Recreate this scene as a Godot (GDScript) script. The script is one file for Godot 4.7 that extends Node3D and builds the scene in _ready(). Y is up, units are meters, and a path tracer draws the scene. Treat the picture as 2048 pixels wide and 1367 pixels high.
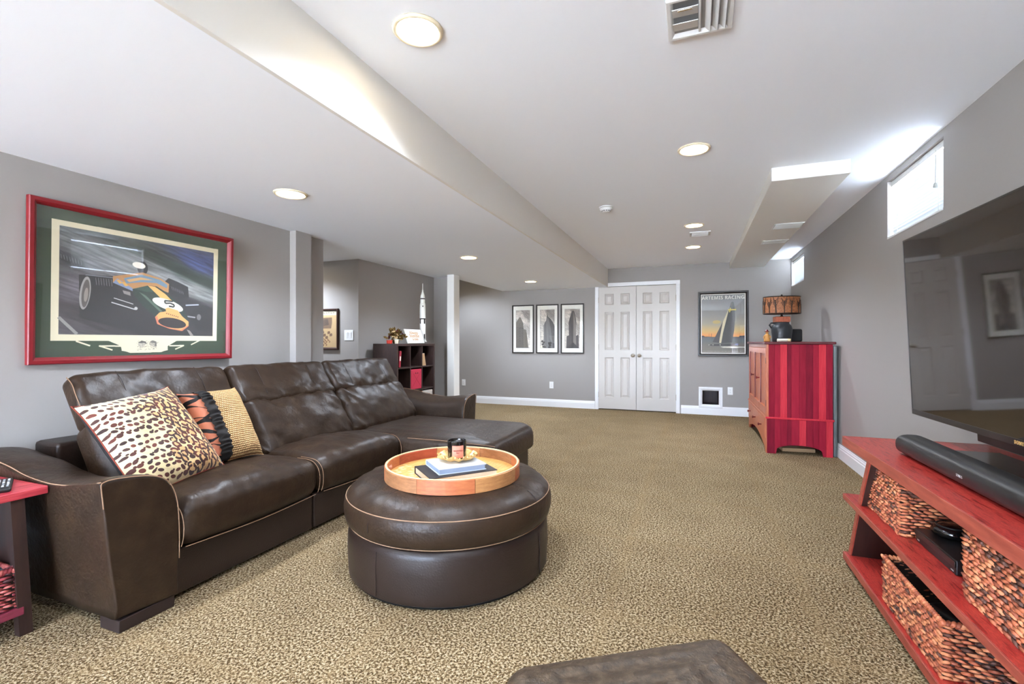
extends Node3D
# Basement family room: leather sectional, round ottoman, red wood furniture, framed prints.
# World axes: x to the right wall, y up, -z to the back wall with the double doors. Metres.

const XR := 1.318      # inner face of the right wall
const XL := -3.11      # inner face of the left wall
const ZB := -7.84      # inner face of the back wall
const ZF := 4.0        # inner face of the wall behind the camera
const YC := 2.33       # main ceiling
const YS := 2.035      # lowered ceiling on the left
const XB := -1.33      # face of the ceiling drop

var M := {}
var taken := {}
var meshes := {}
var rng := RandomNumberGenerator.new()

func _ready() -> void:
	rng.seed = 20240611
	set_camera_and_light()
	make_materials()
	build_shell()
	build_ceiling_things()
	build_windows()
	build_doors()
	build_wall_things()
	build_sofa()
	build_cushions()
	build_ottomans()
	build_tray()
	build_side_table()
	build_tv_stand()
	build_tv()
	build_armoire()
	build_bookcase()

# ------------------------------------------------------------------ camera, sky, sun, exposure
func set_camera_and_light() -> void:
	var cam := Camera3D.new()
	cam.name = "camera"
	cam.fov = rad_to_deg(2.0 * atan(683.5 / 940.0))
	cam.position = Vector3(0, 1.12, 0)
	cam.rotation.y = atan(364.0 / 940.0)
	cam.near = 0.05
	cam.current = true
	add_child(cam)
	var env := Environment.new()
	env.background_mode = Environment.BG_SKY
	var sky := Sky.new()
	var sm := ProceduralSkyMaterial.new()
	sm.sky_top_color = Color(0.62, 0.74, 0.92)
	sm.sky_horizon_color = Color(0.86, 0.92, 1.0)
	sm.ground_bottom_color = Color(0.70, 0.73, 0.77)
	sm.ground_horizon_color = Color(0.82, 0.86, 0.92)
	sm.sky_energy_multiplier = SKY
	sm.ground_energy_multiplier = SKY * 1.2
	sky.sky_material = sm
	env.sky = sky
	env.tonemap_mode = Environment.TONE_MAPPER_LINEAR
	env.tonemap_exposure = EXPOSURE
	env.sdfgi_enabled = true
	env.ssao_enabled = true
	env.ssil_enabled = true
	var we := WorldEnvironment.new()
	we.name = "world_environment"
	we.environment = env
	add_child(we)
	var sun := DirectionalLight3D.new()
	sun.name = "sun"
	sun.light_energy = SUN
	sun.light_color = Color(1.0, 0.97, 0.92)
	sun.light_angular_distance = 0.6
	sun.shadow_enabled = true
	sun.basis = Basis.looking_at(Vector3(-0.62, -0.78, -0.10).normalized())
	add_child(sun)

const SKY := 3.2
const SUN := 1.0
const DOOR_FILL := 2.5      # daylight fill, added at an unseen glass door behind the camera
const EXPOSURE := 3.45
const LAMP := 1.15      # energy of one recessed downlight
const GLOW := 14.0     # what the eye sees of its lens

# ------------------------------------------------------------------ scene helpers
func numbered(called: String) -> String:
	var n: int = taken.get(called, 0)
	taken[called] = n + 1
	return called if n == 0 else "%s_%03d" % [called, n]

func thing(called: String, label: String, category: String, at := Vector3.ZERO, turn := 0.0, group := "") -> Node3D:
	var o := Node3D.new()
	o.name = numbered(called)
	add_child(o, true)
	o.position = at
	o.rotation.y = turn
	tag(o, label, category, group)
	return o

func tag(o: Node, label: String, category: String, group := "") -> void:
	o.set_meta("label", label)
	o.set_meta("category", category)
	if group != "":
		o.set_meta("group", group)

func part(parent: Node3D, called: String, mesh: Mesh, mat: Material, at := Vector3.ZERO, rot := Vector3.ZERO) -> MeshInstance3D:
	var o := MeshInstance3D.new()
	var base := called
	var n := 0
	while parent.has_node(NodePath(called)):
		n += 1
		called = "%s_%03d" % [base, n]
	o.name = called
	o.mesh = mesh
	if mat:
		o.material_override = mat if mesh.get_surface_count() == 1 else null
	o.cast_shadow = GeometryInstance3D.SHADOW_CASTING_SETTING_ON
	parent.add_child(o, true)
	o.position = at
	o.rotation = rot
	return o

func struct(called: String, mesh: Mesh, mat: Material, at := Vector3.ZERO) -> MeshInstance3D:
	var o := part(self, called, mesh, mat, at)
	o.set_meta("kind", "structure")
	return o

func copy(o: Node3D, label: String, at: Vector3, group := "") -> Node3D:
	var c: Node3D = o.duplicate()
	var base := String(o.name)
	if base.length() > 4 and base.substr(base.length() - 3).is_valid_int():
		base = base.substr(0, base.length() - 4)
	c.name = numbered(base)
	add_child(c, true)
	c.position = at
	c.set_meta("label", label)
	if group != "":
		c.set_meta("group", group)
	return c

# ------------------------------------------------------------------ mesh helpers
# Vertices and triangles in, one ArrayMesh out. Winding is set so that closed shapes face outwards (clockwise).
func am(v: PackedVector3Array, idx: PackedInt32Array, flat := false, uv := PackedVector2Array(), closed := true) -> ArrayMesh:
	var vol := 0.0
	if closed:
		for i in range(0, idx.size(), 3):
			vol += v[idx[i]].dot(v[idx[i + 1]].cross(v[idx[i + 2]]))
		if vol > 0.0:
			for i in range(0, idx.size(), 3):
				var t := idx[i + 1]
				idx[i + 1] = idx[i + 2]
				idx[i + 2] = t
	var arr := []
	arr.resize(Mesh.ARRAY_MAX)
	if flat:
		var fv := PackedVector3Array()
		var fn := PackedVector3Array()
		var fu := PackedVector2Array()
		for i in range(0, idx.size(), 3):
			var a := v[idx[i]]
			var b := v[idx[i + 1]]
			var c := v[idx[i + 2]]
			var n := (c - a).cross(b - a).normalized()
			for k in 3:
				fv.append(v[idx[i + k]])
				fn.append(n)
				if uv.size():
					fu.append(uv[idx[i + k]])
		arr[Mesh.ARRAY_VERTEX] = fv
		arr[Mesh.ARRAY_NORMAL] = fn
		arr[Mesh.ARRAY_INDEX] = PackedInt32Array(range(fv.size()))
		if uv.size():
			arr[Mesh.ARRAY_TEX_UV] = fu
	else:
		var n := PackedVector3Array()
		n.resize(v.size())
		for i in range(0, idx.size(), 3):
			var a := v[idx[i]]
			var c := (v[idx[i + 2]] - a).cross(v[idx[i + 1]] - a)
			n[idx[i]] += c
			n[idx[i + 1]] += c
			n[idx[i + 2]] += c
		for i in n.size():
			n[i] = n[i].normalized() if n[i].length_squared() > 0.0 else Vector3.UP
		arr[Mesh.ARRAY_VERTEX] = v
		arr[Mesh.ARRAY_NORMAL] = n
		arr[Mesh.ARRAY_INDEX] = idx
		if uv.size():
			arr[Mesh.ARRAY_TEX_UV] = uv
	var m := ArrayMesh.new()
	m.add_surface_from_arrays(Mesh.PRIMITIVE_TRIANGLES, arr)
	return m

# box with rounded edges, cut into cells and bent by a function
func axis_cuts(h: float, r: float, cells: int, rs: int) -> PackedFloat32Array:
	var a := PackedFloat32Array()
	for k in rs:
		a.append(-(h - r) - r * tan(PI / 4.0 * (rs - k) / rs))
	for k in cells + 1:
		a.append(lerpf(-(h - r), h - r, float(k) / cells))
	for k in rs:
		a.append((h - r) + r * tan(PI / 4.0 * (k + 1) / rs))
	return a

func soft(size: Vector3, r: float, cells := Vector3i(1, 1, 1), rs := 2, bend = null) -> ArrayMesh:
	var h := size / 2.0
	r = minf(r, minf(h.x, minf(h.y, h.z)) * 0.999)
	var cuts := [axis_cuts(h.x, r, cells.x, rs), axis_cuts(h.y, r, cells.y, rs), axis_cuts(h.z, r, cells.z, rs)]
	var v := PackedVector3Array()
	var idx := PackedInt32Array()
	var seen := {}
	for ax in 3:
		var ua := (ax + 1) % 3
		var va := (ax + 2) % 3
		var cu: PackedFloat32Array = cuts[ua]
		var cv: PackedFloat32Array = cuts[va]
		for side in [-1.0, 1.0]:
			var grid := PackedInt32Array()
			for i in cu.size():
				for j in cv.size():
					var p := Vector3.ZERO
					p[ax] = h[ax] * side
					p[ua] = cu[i]
					p[va] = cv[j]
					var key := Vector3i((p * 100000.0).round())
					if not seen.has(key):
						seen[key] = v.size()
						var q := Vector3(clampf(p.x, -(h.x - r), h.x - r), clampf(p.y, -(h.y - r), h.y - r), clampf(p.z, -(h.z - r), h.z - r))
						p = q + (p - q).normalized() * r
						v.append(bend.call(p) if bend != null else p)
					grid.append(seen[key])
			var w := cv.size()
			for i in cu.size() - 1:
				for j in w - 1:
					var a := grid[i * w + j]
					var b := grid[i * w + j + 1]
					var c := grid[(i + 1) * w + j + 1]
					var d := grid[(i + 1) * w + j]
					if side > 0:
						idx.append_array([a, b, c, a, c, d])
					else:
						idx.append_array([a, c, b, a, d, c])
	return am(v, idx)

func box(x: float, y: float, z: float, r := 0.002) -> ArrayMesh:
	var key := "%.4f %.4f %.4f %.4f" % [x, y, z, r]
	if not meshes.has(key):
		meshes[key] = soft(Vector3(x, y, z), r, Vector3i(1, 1, 1), 1)
	return meshes[key]

# closed profile rings joined one after another; ends closed
func loft(rings: Array, flat := false, cap := true, around := true) -> ArrayMesh:
	var v := PackedVector3Array()
	var idx := PackedInt32Array()
	var n: int = rings[0].size()
	for ring in rings:
		v.append_array(ring)
	for i in rings.size() - 1:
		for j in (n if around else n - 1):
			var k := (j + 1) % n
			idx.append_array([i * n + j, i * n + k, (i + 1) * n + k, i * n + j, (i + 1) * n + k, (i + 1) * n + j])
	if cap:
		for e in [0, rings.size() - 1]:
			var c := Vector3.ZERO
			for p in rings[e]:
				c += p
			v.append(c / n)
			var ci := v.size() - 1
			for j in n:
				var k := (j + 1) % n
				if e == 0:
					idx.append_array([ci, e * n + k, e * n + j])
				else:
					idx.append_array([ci, e * n + j, e * n + k])
	return am(v, idx, flat, PackedVector2Array(), cap)

# profile of (radius, height) points spun round the y axis; points given twice make a sharp edge
func lathe(profile: Array, segs := 32) -> ArrayMesh:
	var v := PackedVector3Array()
	var idx := PackedInt32Array()
	var n := profile.size()
	for p in profile:
		for s in segs:
			var a := TAU * s / segs
			v.append(Vector3(cos(a) * p.x, p.y, sin(a) * p.x))
	for i in n - 1:
		if profile[i].is_equal_approx(profile[i + 1]):
			continue
		for s in segs:
			var t := (s + 1) % segs
			idx.append_array([i * segs + s, i * segs + t, (i + 1) * segs + t, i * segs + s, (i + 1) * segs + t, (i + 1) * segs + s])
	return am(v, idx)

# outline (x, y) drawn out along z
func prism(outline: PackedVector2Array, depth: float) -> ArrayMesh:
	var v := PackedVector3Array()
	var idx := PackedInt32Array()
	var n := outline.size()
	for z in [-depth / 2.0, depth / 2.0]:
		for p in outline:
			v.append(Vector3(p.x, p.y, z))
	var tri := Geometry2D.triangulate_polygon(outline)
	var ccw := 0.0
	for i in n:
		ccw += outline[i].cross(outline[(i + 1) % n])
	var tc := 0.0
	for i in range(0, tri.size(), 3):
		tc += (outline[tri[i + 1]] - outline[tri[i]]).cross(outline[tri[i + 2]] - outline[tri[i]])
	for i in range(0, tri.size(), 3):
		var a := tri[i]
		var b := tri[i + 1]
		var c := tri[i + 2]
		if tc < 0.0:
			var t := b
			b = c
			c = t
		idx.append_array([a, c, b, a + n, b + n, c + n])
	for i in n:
		var k := (i + 1) % n
		if ccw > 0.0:
			idx.append_array([i, k, k + n, i, k + n, i + n])
		else:
			idx.append_array([i, k + n, k, i, i + n, k + n])
	return am(v, idx, true)

func tube(path: Array, r: float, sides := 6) -> ArrayMesh:
	var rings := []
	var up := Vector3.UP
	for i in path.size():
		var d: Vector3 = (path[mini(i + 1, path.size() - 1)] - path[maxi(i - 1, 0)]).normalized()
		if absf(d.dot(up)) > 0.95:
			up = Vector3.RIGHT if absf(d.x) < 0.9 else Vector3.FORWARD
		var a := d.cross(up).normalized()
		var b := a.cross(d).normalized()
		up = b
		var ring := PackedVector3Array()
		for s in sides:
			var t := TAU * s / sides
			ring.append(path[i] + (a * cos(t) + b * sin(t)) * r)
		rings.append(ring)
	return loft(rings)

# rounded rectangle in the xz plane: radii at (-x,-z) (+x,-z) (+x,+z) (-x,+z)
func rrect(x0: float, x1: float, z0: float, z1: float, radii: Array, inset: float, y: float, n := 8) -> PackedVector3Array:
	var out := PackedVector3Array()
	var cs := [Vector2(x0, z0), Vector2(x1, z0), Vector2(x1, z1), Vector2(x0, z1)]
	var sx := [1.0, -1.0, -1.0, 1.0]
	var sz := [1.0, 1.0, -1.0, -1.0]
	for c in 4:
		var r0: float = maxf(radii[c], inset + 0.0005)
		var o: Vector2 = cs[c] + Vector2(sx[c], sz[c]) * r0
		for k in n + 1:
			var a: float = PI + PI / 2.0 * (c + float(k) / n)
			out.append(Vector3(o.x + cos(a) * (r0 - inset), y, o.y + sin(a) * (r0 - inset)))
	return out

# padded slab on a rounded plan: list of (y, inset) rims, then a domed top
func padded(x0: float, x1: float, z0: float, z1: float, radii: Array, rims: Array, dome: float, top_rings := 10, n := 8, bend = null) -> ArrayMesh:
	var rings := []
	for e in rims:
		rings.append(rrect(x0, x1, z0, z1, radii, e.y, e.x, n))
	var last: PackedVector3Array = rings[-1]
	var c := Vector3.ZERO
	for p in last:
		c += p
	c /= last.size()
	for k in range(1, top_rings):
		var s := 1.0 - float(k) / top_rings
		var ring := PackedVector3Array()
		for p in last:
			var q := c + (p - c) * s
			q.y = p.y + dome * (1.0 - s * s)
			ring.append(q)
		rings.append(ring)
	if bend != null:
		for i in rings.size():
			for j in rings[i].size():
				rings[i][j] = bend.call(rings[i][j])
	return loft(rings)

func join(list: Array) -> ArrayMesh:
	var st := SurfaceTool.new()
	st.begin(Mesh.PRIMITIVE_TRIANGLES)
	for e in list:
		st.append_from(e[0], 0, e[1] if e[1] is Transform3D else Transform3D(Basis.IDENTITY, e[1]))
	return st.commit()

func slab(x0: float, x1: float, y0: float, y1: float, z0: float, z1: float, r := 0.0) -> Array:
	var m := box(x1 - x0, y1 - y0, z1 - z0, r) if r > 0.0 else plain_box(x1 - x0, y1 - y0, z1 - z0)
	return [m, Vector3((x0 + x1) / 2.0, (y0 + y1) / 2.0, (z0 + z1) / 2.0)]

func plain_box(x: float, y: float, z: float) -> Mesh:
	var key := "b %.4f %.4f %.4f" % [x, y, z]
	if not meshes.has(key):
		var b := BoxMesh.new()
		b.size = Vector3(x, y, z)
		var st := SurfaceTool.new()
		st.begin(Mesh.PRIMITIVE_TRIANGLES)
		st.append_from(b, 0, Transform3D.IDENTITY)
		meshes[key] = st.commit()
	return meshes[key]

# a wall along x (or along z) with openings: spans u0..u1, v0..v1; holes are Rect2(u, v, w, h)
func wall(along_x: bool, at0: float, at1: float, u0: float, u1: float, v0: float, v1: float, holes := []) -> ArrayMesh:
	var us := [u0, u1]
	for h in holes:
		us.append(h.position.x)
		us.append(h.end.x)
	us.sort()
	var list := []
	for i in us.size() - 1:
		var a: float = us[i]
		var b: float = us[i + 1]
		if b - a < 1e-5:
			continue
		var vs := [[v0, v1]]
		for h in holes:
			if h.position.x < b - 1e-5 and h.end.x > a + 1e-5:
				var cut := []
				for s in vs:
					if h.position.y > s[0] + 1e-5:
						cut.append([s[0], minf(s[1], h.position.y)])
					if h.end.y < s[1] - 1e-5:
						cut.append([maxf(s[0], h.end.y), s[1]])
				vs = cut
		for s in vs:
			if along_x:
				list.append(slab(a, b, s[0], s[1], at0, at1))
			else:
				list.append(slab(at0, at1, s[0], s[1], a, b))
	return join(list)

# mitred frame in the xy plane facing +z, outer size w x h
func frame_mesh(w: float, h: float, bar: float, depth: float, lip := 0.35) -> ArrayMesh:
	var prof := [Vector2(0, 0), Vector2(0, depth * 0.85), Vector2(bar * 0.12, depth), Vector2(bar * 0.55, depth), Vector2(bar * 0.72, depth * 0.8), Vector2(bar, depth * lip), Vector2(bar, 0)]
	var v := PackedVector3Array()
	var idx := PackedInt32Array()
	for p in prof:
		for c in [[-1, -1], [1, -1], [1, 1], [-1, 1]]:
			v.append(Vector3(c[0] * (w / 2.0 - p.x), c[1] * (h / 2.0 - p.x), p.y))
	var n := prof.size()
	for i in n:
		var k := (i + 1) % n
		for s in 4:
			var t := (s + 1) % 4
			idx.append_array([i * 4 + s, i * 4 + t, k * 4 + t, i * 4 + s, k * 4 + t, k * 4 + s])
	return am(v, idx, true)

func quad(w: float, h: float) -> Mesh:
	var key := "q %.4f %.4f" % [w, h]
	if not meshes.has(key):
		var v := PackedVector3Array([Vector3(-w / 2, -h / 2, 0), Vector3(w / 2, -h / 2, 0), Vector3(w / 2, h / 2, 0), Vector3(-w / 2, h / 2, 0)])
		meshes[key] = am(v, PackedInt32Array([0, 2, 1, 0, 3, 2]), true, PackedVector2Array([Vector2(0, 1), Vector2(1, 1), Vector2(1, 0), Vector2(0, 0)]), false)
	return meshes[key]

func lettering(text: String, size: float, depth: float, font := "Droid Sans", bold := false) -> TextMesh:
	var t := TextMesh.new()
	var f := SystemFont.new()
	f.font_names = PackedStringArray([font])
	if bold:
		f.font_weight = 700
	t.font = f
	t.text = text
	t.font_size = 64
	t.pixel_size = size / 64.0
	t.depth = depth
	return t

# ------------------------------------------------------------------ materials
func mat(called: String, c: Color, rough := 0.8, metal := 0.0, spec := 0.5) -> StandardMaterial3D:
	var m := StandardMaterial3D.new()
	m.resource_name = called
	m.albedo_color = c
	m.roughness = rough
	m.metallic = metal
	m.metallic_specular = spec
	M[called] = m
	return m

func noise(type: int, freq: float, octaves := 3, seed := 1) -> FastNoiseLite:
	var f := FastNoiseLite.new()
	f.noise_type = type
	f.frequency = freq
	f.seed = seed
	f.fractal_octaves = octaves
	return f

func ramp(stops: Array) -> Gradient:
	var g := Gradient.new()
	var o := PackedFloat32Array()
	var c := PackedColorArray()
	for s in stops:
		o.append(s[0])
		c.append(s[1])
	g.offsets = o
	g.colors = c
	return g

func noise_tex(f: FastNoiseLite, px: int, g: Gradient = null, bump := -1.0) -> NoiseTexture2D:
	var t := NoiseTexture2D.new()
	t.width = px
	t.height = px
	t.seamless = true
	t.seamless_blend_skirt = 0.15
	t.noise = f
	if g:
		t.color_ramp = g
	if bump >= 0.0:
		t.as_normal_map = true
		t.bump_strength = bump
	return t

func tri(m: StandardMaterial3D, s: Vector3, world := false) -> StandardMaterial3D:
	m.uv1_triplanar = true
	m.uv1_world_triplanar = world
	m.uv1_scale = s
	return m

func bumpy(m: StandardMaterial3D, t: Texture2D, cm: float) -> StandardMaterial3D:
	m.heightmap_enabled = true
	m.heightmap_texture = t
	m.heightmap_scale = cm
	return m

func wood(called: String, stops: Array, s: Vector3, rough: float, seed: int, freq := 0.012) -> StandardMaterial3D:
	var m := mat(called, Color.WHITE, rough)
	var f := noise(FastNoiseLite.TYPE_SIMPLEX_SMOOTH, freq, 5, seed)
	f.fractal_gain = 0.6
	f.domain_warp_enabled = true
	f.domain_warp_amplitude = 28.0
	f.domain_warp_frequency = 0.008
	m.albedo_texture = noise_tex(f, 512, ramp(stops))
	tri(m, s)
	return m

func col(r: int, g: int, b: int) -> Color:
	return Color8(r, g, b)

func make_materials() -> void:
	var orange_peel := noise_tex(noise(FastNoiseLite.TYPE_SIMPLEX_SMOOTH, 0.05, 3, 5), 256)
	var w := mat("wall_paint", col(162, 157, 152), 0.7, 0.0, 0.35)
	tri(bumpy(w, orange_peel, 0.02), Vector3(2.2, 2.2, 2.2), true)
	w = mat("ceiling_paint", col(246, 249, 254), 0.85, 0.0, 0.3)
	w = mat("soffit_paint", col(230, 227, 220), 0.7, 0.0, 0.35)
	w = mat("trim_paint", col(238, 238, 238), 0.35)
	w = mat("door_paint", col(204, 198, 190), 0.38)
	# carpet: twisted pile in light and dark beige
	w = mat("carpet", Color.WHITE, 0.97, 0.0, 0.1)
	var cn := noise(FastNoiseLite.TYPE_SIMPLEX_SMOOTH, 0.058, 3, 31)
	cn.fractal_gain = 0.8
	w.albedo_texture = noise_tex(cn, 1024, ramp([[0.0, col(50, 37, 22)], [0.33, col(80, 63, 40)], [0.44, col(126, 105, 74)], [0.56, col(162, 139, 104)], [0.68, col(198, 178, 144)], [1.0, col(222, 206, 178)]]))
	bumpy(w, noise_tex(cn, 1024), 0.9)
	tri(w, Vector3(1.25, 1.25, 1.25), true)
	w.detail_enabled = true
	w.detail_blend_mode = BaseMaterial3D.BLEND_MODE_MUL
	w.detail_uv_layer = BaseMaterial3D.DETAIL_UV_2
	w.uv2_triplanar = true
	w.uv2_world_triplanar = true
	w.uv2_scale = Vector3(0.33, 0.33, 0.33)
	w.detail_albedo = noise_tex(noise(FastNoiseLite.TYPE_SIMPLEX_SMOOTH, 0.012, 4, 8), 512, ramp([[0.0, Color(0.92, 0.91, 0.90)], [1.0, Color(1, 1, 1)]]))
	# leather: fine pebble, broad rub marks
	var pebble := noise(FastNoiseLite.TYPE_CELLULAR, 0.06, 2, 12)
	pebble.cellular_return_type = FastNoiseLite.RETURN_DISTANCE2_SUB
	var peb := noise_tex(pebble, 512)
	var folds := noise(FastNoiseLite.TYPE_SIMPLEX_SMOOTH, 0.012, 4, 14)
	folds.fractal_type = FastNoiseLite.FRACTAL_RIDGED
	folds.domain_warp_enabled = true
	folds.domain_warp_amplitude = 20.0
	var fold_map := noise_tex(folds, 512, null, 5.0)
	w = mat("leather", Color.WHITE, 0.42, 0.0, 0.38)
	w.albedo_texture = noise_tex(noise(FastNoiseLite.TYPE_SIMPLEX_SMOOTH, 0.01, 5, 3), 512, ramp([[0.0, col(38, 26, 17)], [0.5, col(47, 33, 22)], [1.0, col(60, 44, 29)]]))
	bumpy(w, peb, 0.08)
	tri(w, Vector3(1.6, 1.6, 1.6), true)
	w.normal_enabled = true
	w.normal_texture = fold_map
	w.normal_scale = 0.3
	w = mat("leather_smooth", col(40, 28, 22), 0.4, 0.0, 0.45)
	bumpy(w, peb, 0.06)
	tri(w, Vector3(3, 3, 3), true)
	w = mat("leather_worn", Color.WHITE, 0.45, 0.0, 0.36)
	w.albedo_texture = noise_tex(noise(FastNoiseLite.TYPE_SIMPLEX_SMOOTH, 0.02, 5, 17), 512, ramp([[0.0, col(46, 36, 27)], [0.55, col(74, 60, 45)], [1.0, col(108, 90, 70)]]))
	bumpy(w, peb, 0.12)
	tri(w, Vector3(3, 3, 3), true)
	w.normal_enabled = true
	w.normal_texture = fold_map
	w.normal_scale = 0.6
	mat("thread", col(150, 116, 88), 0.7)
	mat("dark_foot", col(38, 24, 20), 0.5)
	# woods
	wood("cherry_stand", [[0.0, col(92, 18, 16)], [0.36, col(148, 36, 31)], [0.44, col(196, 70, 57)], [0.5, col(140, 32, 29)], [0.58, col(196, 70, 57)], [0.66, col(150, 38, 33)], [1.0, col(214, 96, 76)]], Vector3(5.5, 5.5, 0.7), 0.3, 21, 0.02)
	wood("cherry_edge", [[0.0, col(134, 52, 40)], [0.5, col(158, 70, 54)], [1.0, col(178, 88, 68)]], Vector3(5, 5, 0.6), 0.4, 22)
	wood("stand_leg_wood", [[0.0, col(40, 24, 20)], [1.0, col(62, 38, 30)]], Vector3(4, 0.6, 4), 0.5, 23)
	wood("red_table_wood", [[0.0, col(128, 26, 38)], [0.5, col(176, 52, 62)], [1.0, col(206, 84, 84)]], Vector3(6, 6, 0.8), 0.4, 24)
	wood("plum_shelf_wood", [[0.0, col(92, 30, 46)], [0.5, col(128, 44, 62)], [1.0, col(150, 62, 78)]], Vector3(6, 6, 0.8), 0.45, 25)
	var reds := [[col(146, 24, 44), col(168, 36, 56)], [col(130, 19, 38), col(154, 30, 50)], [col(192, 44, 58), col(212, 62, 72)], [col(112, 16, 34), col(138, 25, 45)], [col(164, 32, 50), col(186, 48, 62)]]
	for i in reds.size():
		wood("armoire_red_%d" % i, [[0.0, reds[i][0]], [1.0, reds[i][1]]], Vector3(5, 0.5, 5), 0.6, 40 + i).metallic_specular = 0.25
	wood("armoire_lit_front", [[0.0, col(168, 84, 52)], [0.5, col(190, 106, 68)], [1.0, col(208, 126, 84)]], Vector3(5, 0.5, 5), 0.4, 50)  # warm light painted into the front's tone; same red wood as the ends
	mat("armoire_dark", col(86, 18, 22), 0.5)
	mat("pull_red", col(96, 18, 20), 0.35)
	mat("void_black", col(10, 9, 8), 0.9)
	wood("espresso", [[0.0, col(46, 30, 26)], [1.0, col(66, 46, 40)]], Vector3(4, 0.6, 4), 0.5, 60)
	mat("espresso_inner", col(34, 26, 24), 0.7)
	for i in 4:
		var b: Array = [[col(160, 104, 60), col(202, 146, 92)], [col(160, 82, 48), col(192, 116, 70)], [col(134, 88, 56), col(180, 126, 84)], [col(134, 54, 36), col(176, 84, 54)]][i]
		wood("tray_rim_%d" % i, [[0.0, b[0]], [1.0, b[1]]], Vector3(2.5, 9, 2.5), 0.45, 70 + i)
	wood("tray_floor", [[0.0, col(200, 138, 66)], [0.5, col(222, 168, 92)], [1.0, col(236, 190, 118)]], Vector3(9, 9, 1.6), 0.45, 75)
	mat("tray_carving", col(240, 216, 160), 0.6)
	# wicker strands
	for i in 4:
		mat("wicker_%d" % i, [col(184, 100, 64), col(150, 76, 48), col(206, 130, 86), col(92, 54, 38)][i], 0.6)
		mat("red_wicker_%d" % i, [col(170, 72, 72), col(140, 48, 54), col(190, 98, 90), col(70, 30, 32)][i], 0.6)
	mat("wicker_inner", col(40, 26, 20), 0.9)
	# black goods
	mat("black_gloss", col(14, 13, 13), 0.12, 0.0, 0.6)
	mat("black_satin", col(24, 23, 23), 0.38)
	mat("black_matte", col(22, 21, 21), 0.75)
	mat("screen", col(36, 27, 20), 0.04, 0.0, 0.62)
	mat("bezel", col(30, 27, 26), 0.3)
	mat("silver_print", col(206, 204, 200), 0.3, 0.6)
	mat("gold_print", col(226, 180, 110), 0.4, 0.5)
	mat("chrome", col(214, 210, 202), 0.16, 1.0)
	mat("brushed_nickel", col(190, 182, 168), 0.28, 1.0)
	mat("white_plastic", col(240, 240, 238), 0.4)
	mat("grey_slot", col(150, 150, 150), 0.6)
	mat("vent_paint", col(222, 222, 220), 0.45)
	mat("grille_paint", col(206, 206, 202), 0.5)
	mat("gold", col(240, 200, 132), 0.4, 0.7)
	mat("lamp_trim", col(240, 226, 196), 0.35, 0.0)
	var g := mat("lamp_lens", col(255, 250, 238), 0.4)
	g.emission_enabled = true
	g.emission = col(255, 238, 204)
	g.emission_energy_multiplier = GLOW
	g = mat("led_red", col(255, 60, 30), 0.4)
	g.emission_enabled = true
	g.emission = col(255, 60, 30)
	g.emission_energy_multiplier = 4.0
	g = mat("glass", Color(1, 1, 1, 0.02), 0.02, 0.0, 0.5)
	g.transparency = BaseMaterial3D.TRANSPARENCY_ALPHA
	g = mat("slat", col(224, 226, 224), 0.5)
	mat("blind_rail", col(206, 204, 198), 0.5)
	mat("cord_grey", col(150, 150, 144), 0.6)
	# print and paper
	mat("frame_red", col(126, 20, 28), 0.45)
	mat("frame_red_inner", col(96, 16, 22), 0.4)
	mat("frame_brown", col(58, 32, 24), 0.4)
	mat("frame_black", col(34, 28, 24), 0.35)
	mat("mat_white", col(240, 238, 228), 0.9)
	mat("mat_green", col(44, 62, 38), 0.95)
	mat("mat_cream", col(236, 226, 196), 0.9)
	mat("page_white", col(222, 222, 222), 0.9)
	mat("page_cream", col(232, 224, 204), 0.9)
	mat("cover_black", col(42, 34, 32), 0.5)
	mat("cover_grey", col(196, 200, 202), 0.4)
	mat("cover_blue", col(150, 164, 184), 0.5)
	mat("rim_top_wood", col(238, 206, 146), 0.5)
	mat("label_pink", col(220, 128, 106), 0.7)
	mat("ink", col(60, 30, 26), 0.8)
	mat("candle_glass", col(18, 15, 14), 0.1, 0.0, 0.6)
	mat("red_fabric", col(196, 46, 72), 0.85)
	mat("grey_fabric", col(186, 180, 172), 0.9)
	mat("tan_card", col(186, 150, 110), 0.8)
	mat("red_cover", col(150, 30, 48), 0.6)
	mat("rocket_white", col(246, 245, 236), 0.4)
	mat("rocket_black", col(28, 26, 24), 0.4)
	mat("leaf_bronze", col(120, 92, 40), 0.5, 0.3)
	mat("leaf_olive", col(150, 132, 60), 0.6)
	mat("flower_pale", col(220, 190, 140), 0.7)
	mat("candle_red", col(206, 54, 36), 0.4)
	mat("wax_cream", col(236, 224, 200), 0.6)
	mat("jug_black", col(40, 42, 44), 0.4)
	wood("lamp_block", [[0.0, col(140, 66, 40)], [1.0, col(190, 104, 66)]], Vector3(8, 2, 8), 0.5, 80)
	g = mat("mica", Color.WHITE, 0.6)
	g.albedo_texture = noise_tex(noise(FastNoiseLite.TYPE_SIMPLEX_SMOOTH, 0.03, 4, 81), 256, ramp([[0.0, col(120, 70, 40)], [1.0, col(190, 122, 74)]]))
	tri(g, Vector3(5, 5, 5))
	g.backlight_enabled = true
	g.backlight = Color(0.5, 0.4, 0.3)
	mat("bronze_dark", col(46, 34, 26), 0.45, 0.4)
	mat("tube_grey", col(112, 118, 116), 0.5)
	mat("figurine_gold", col(190, 134, 66), 0.5)

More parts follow.
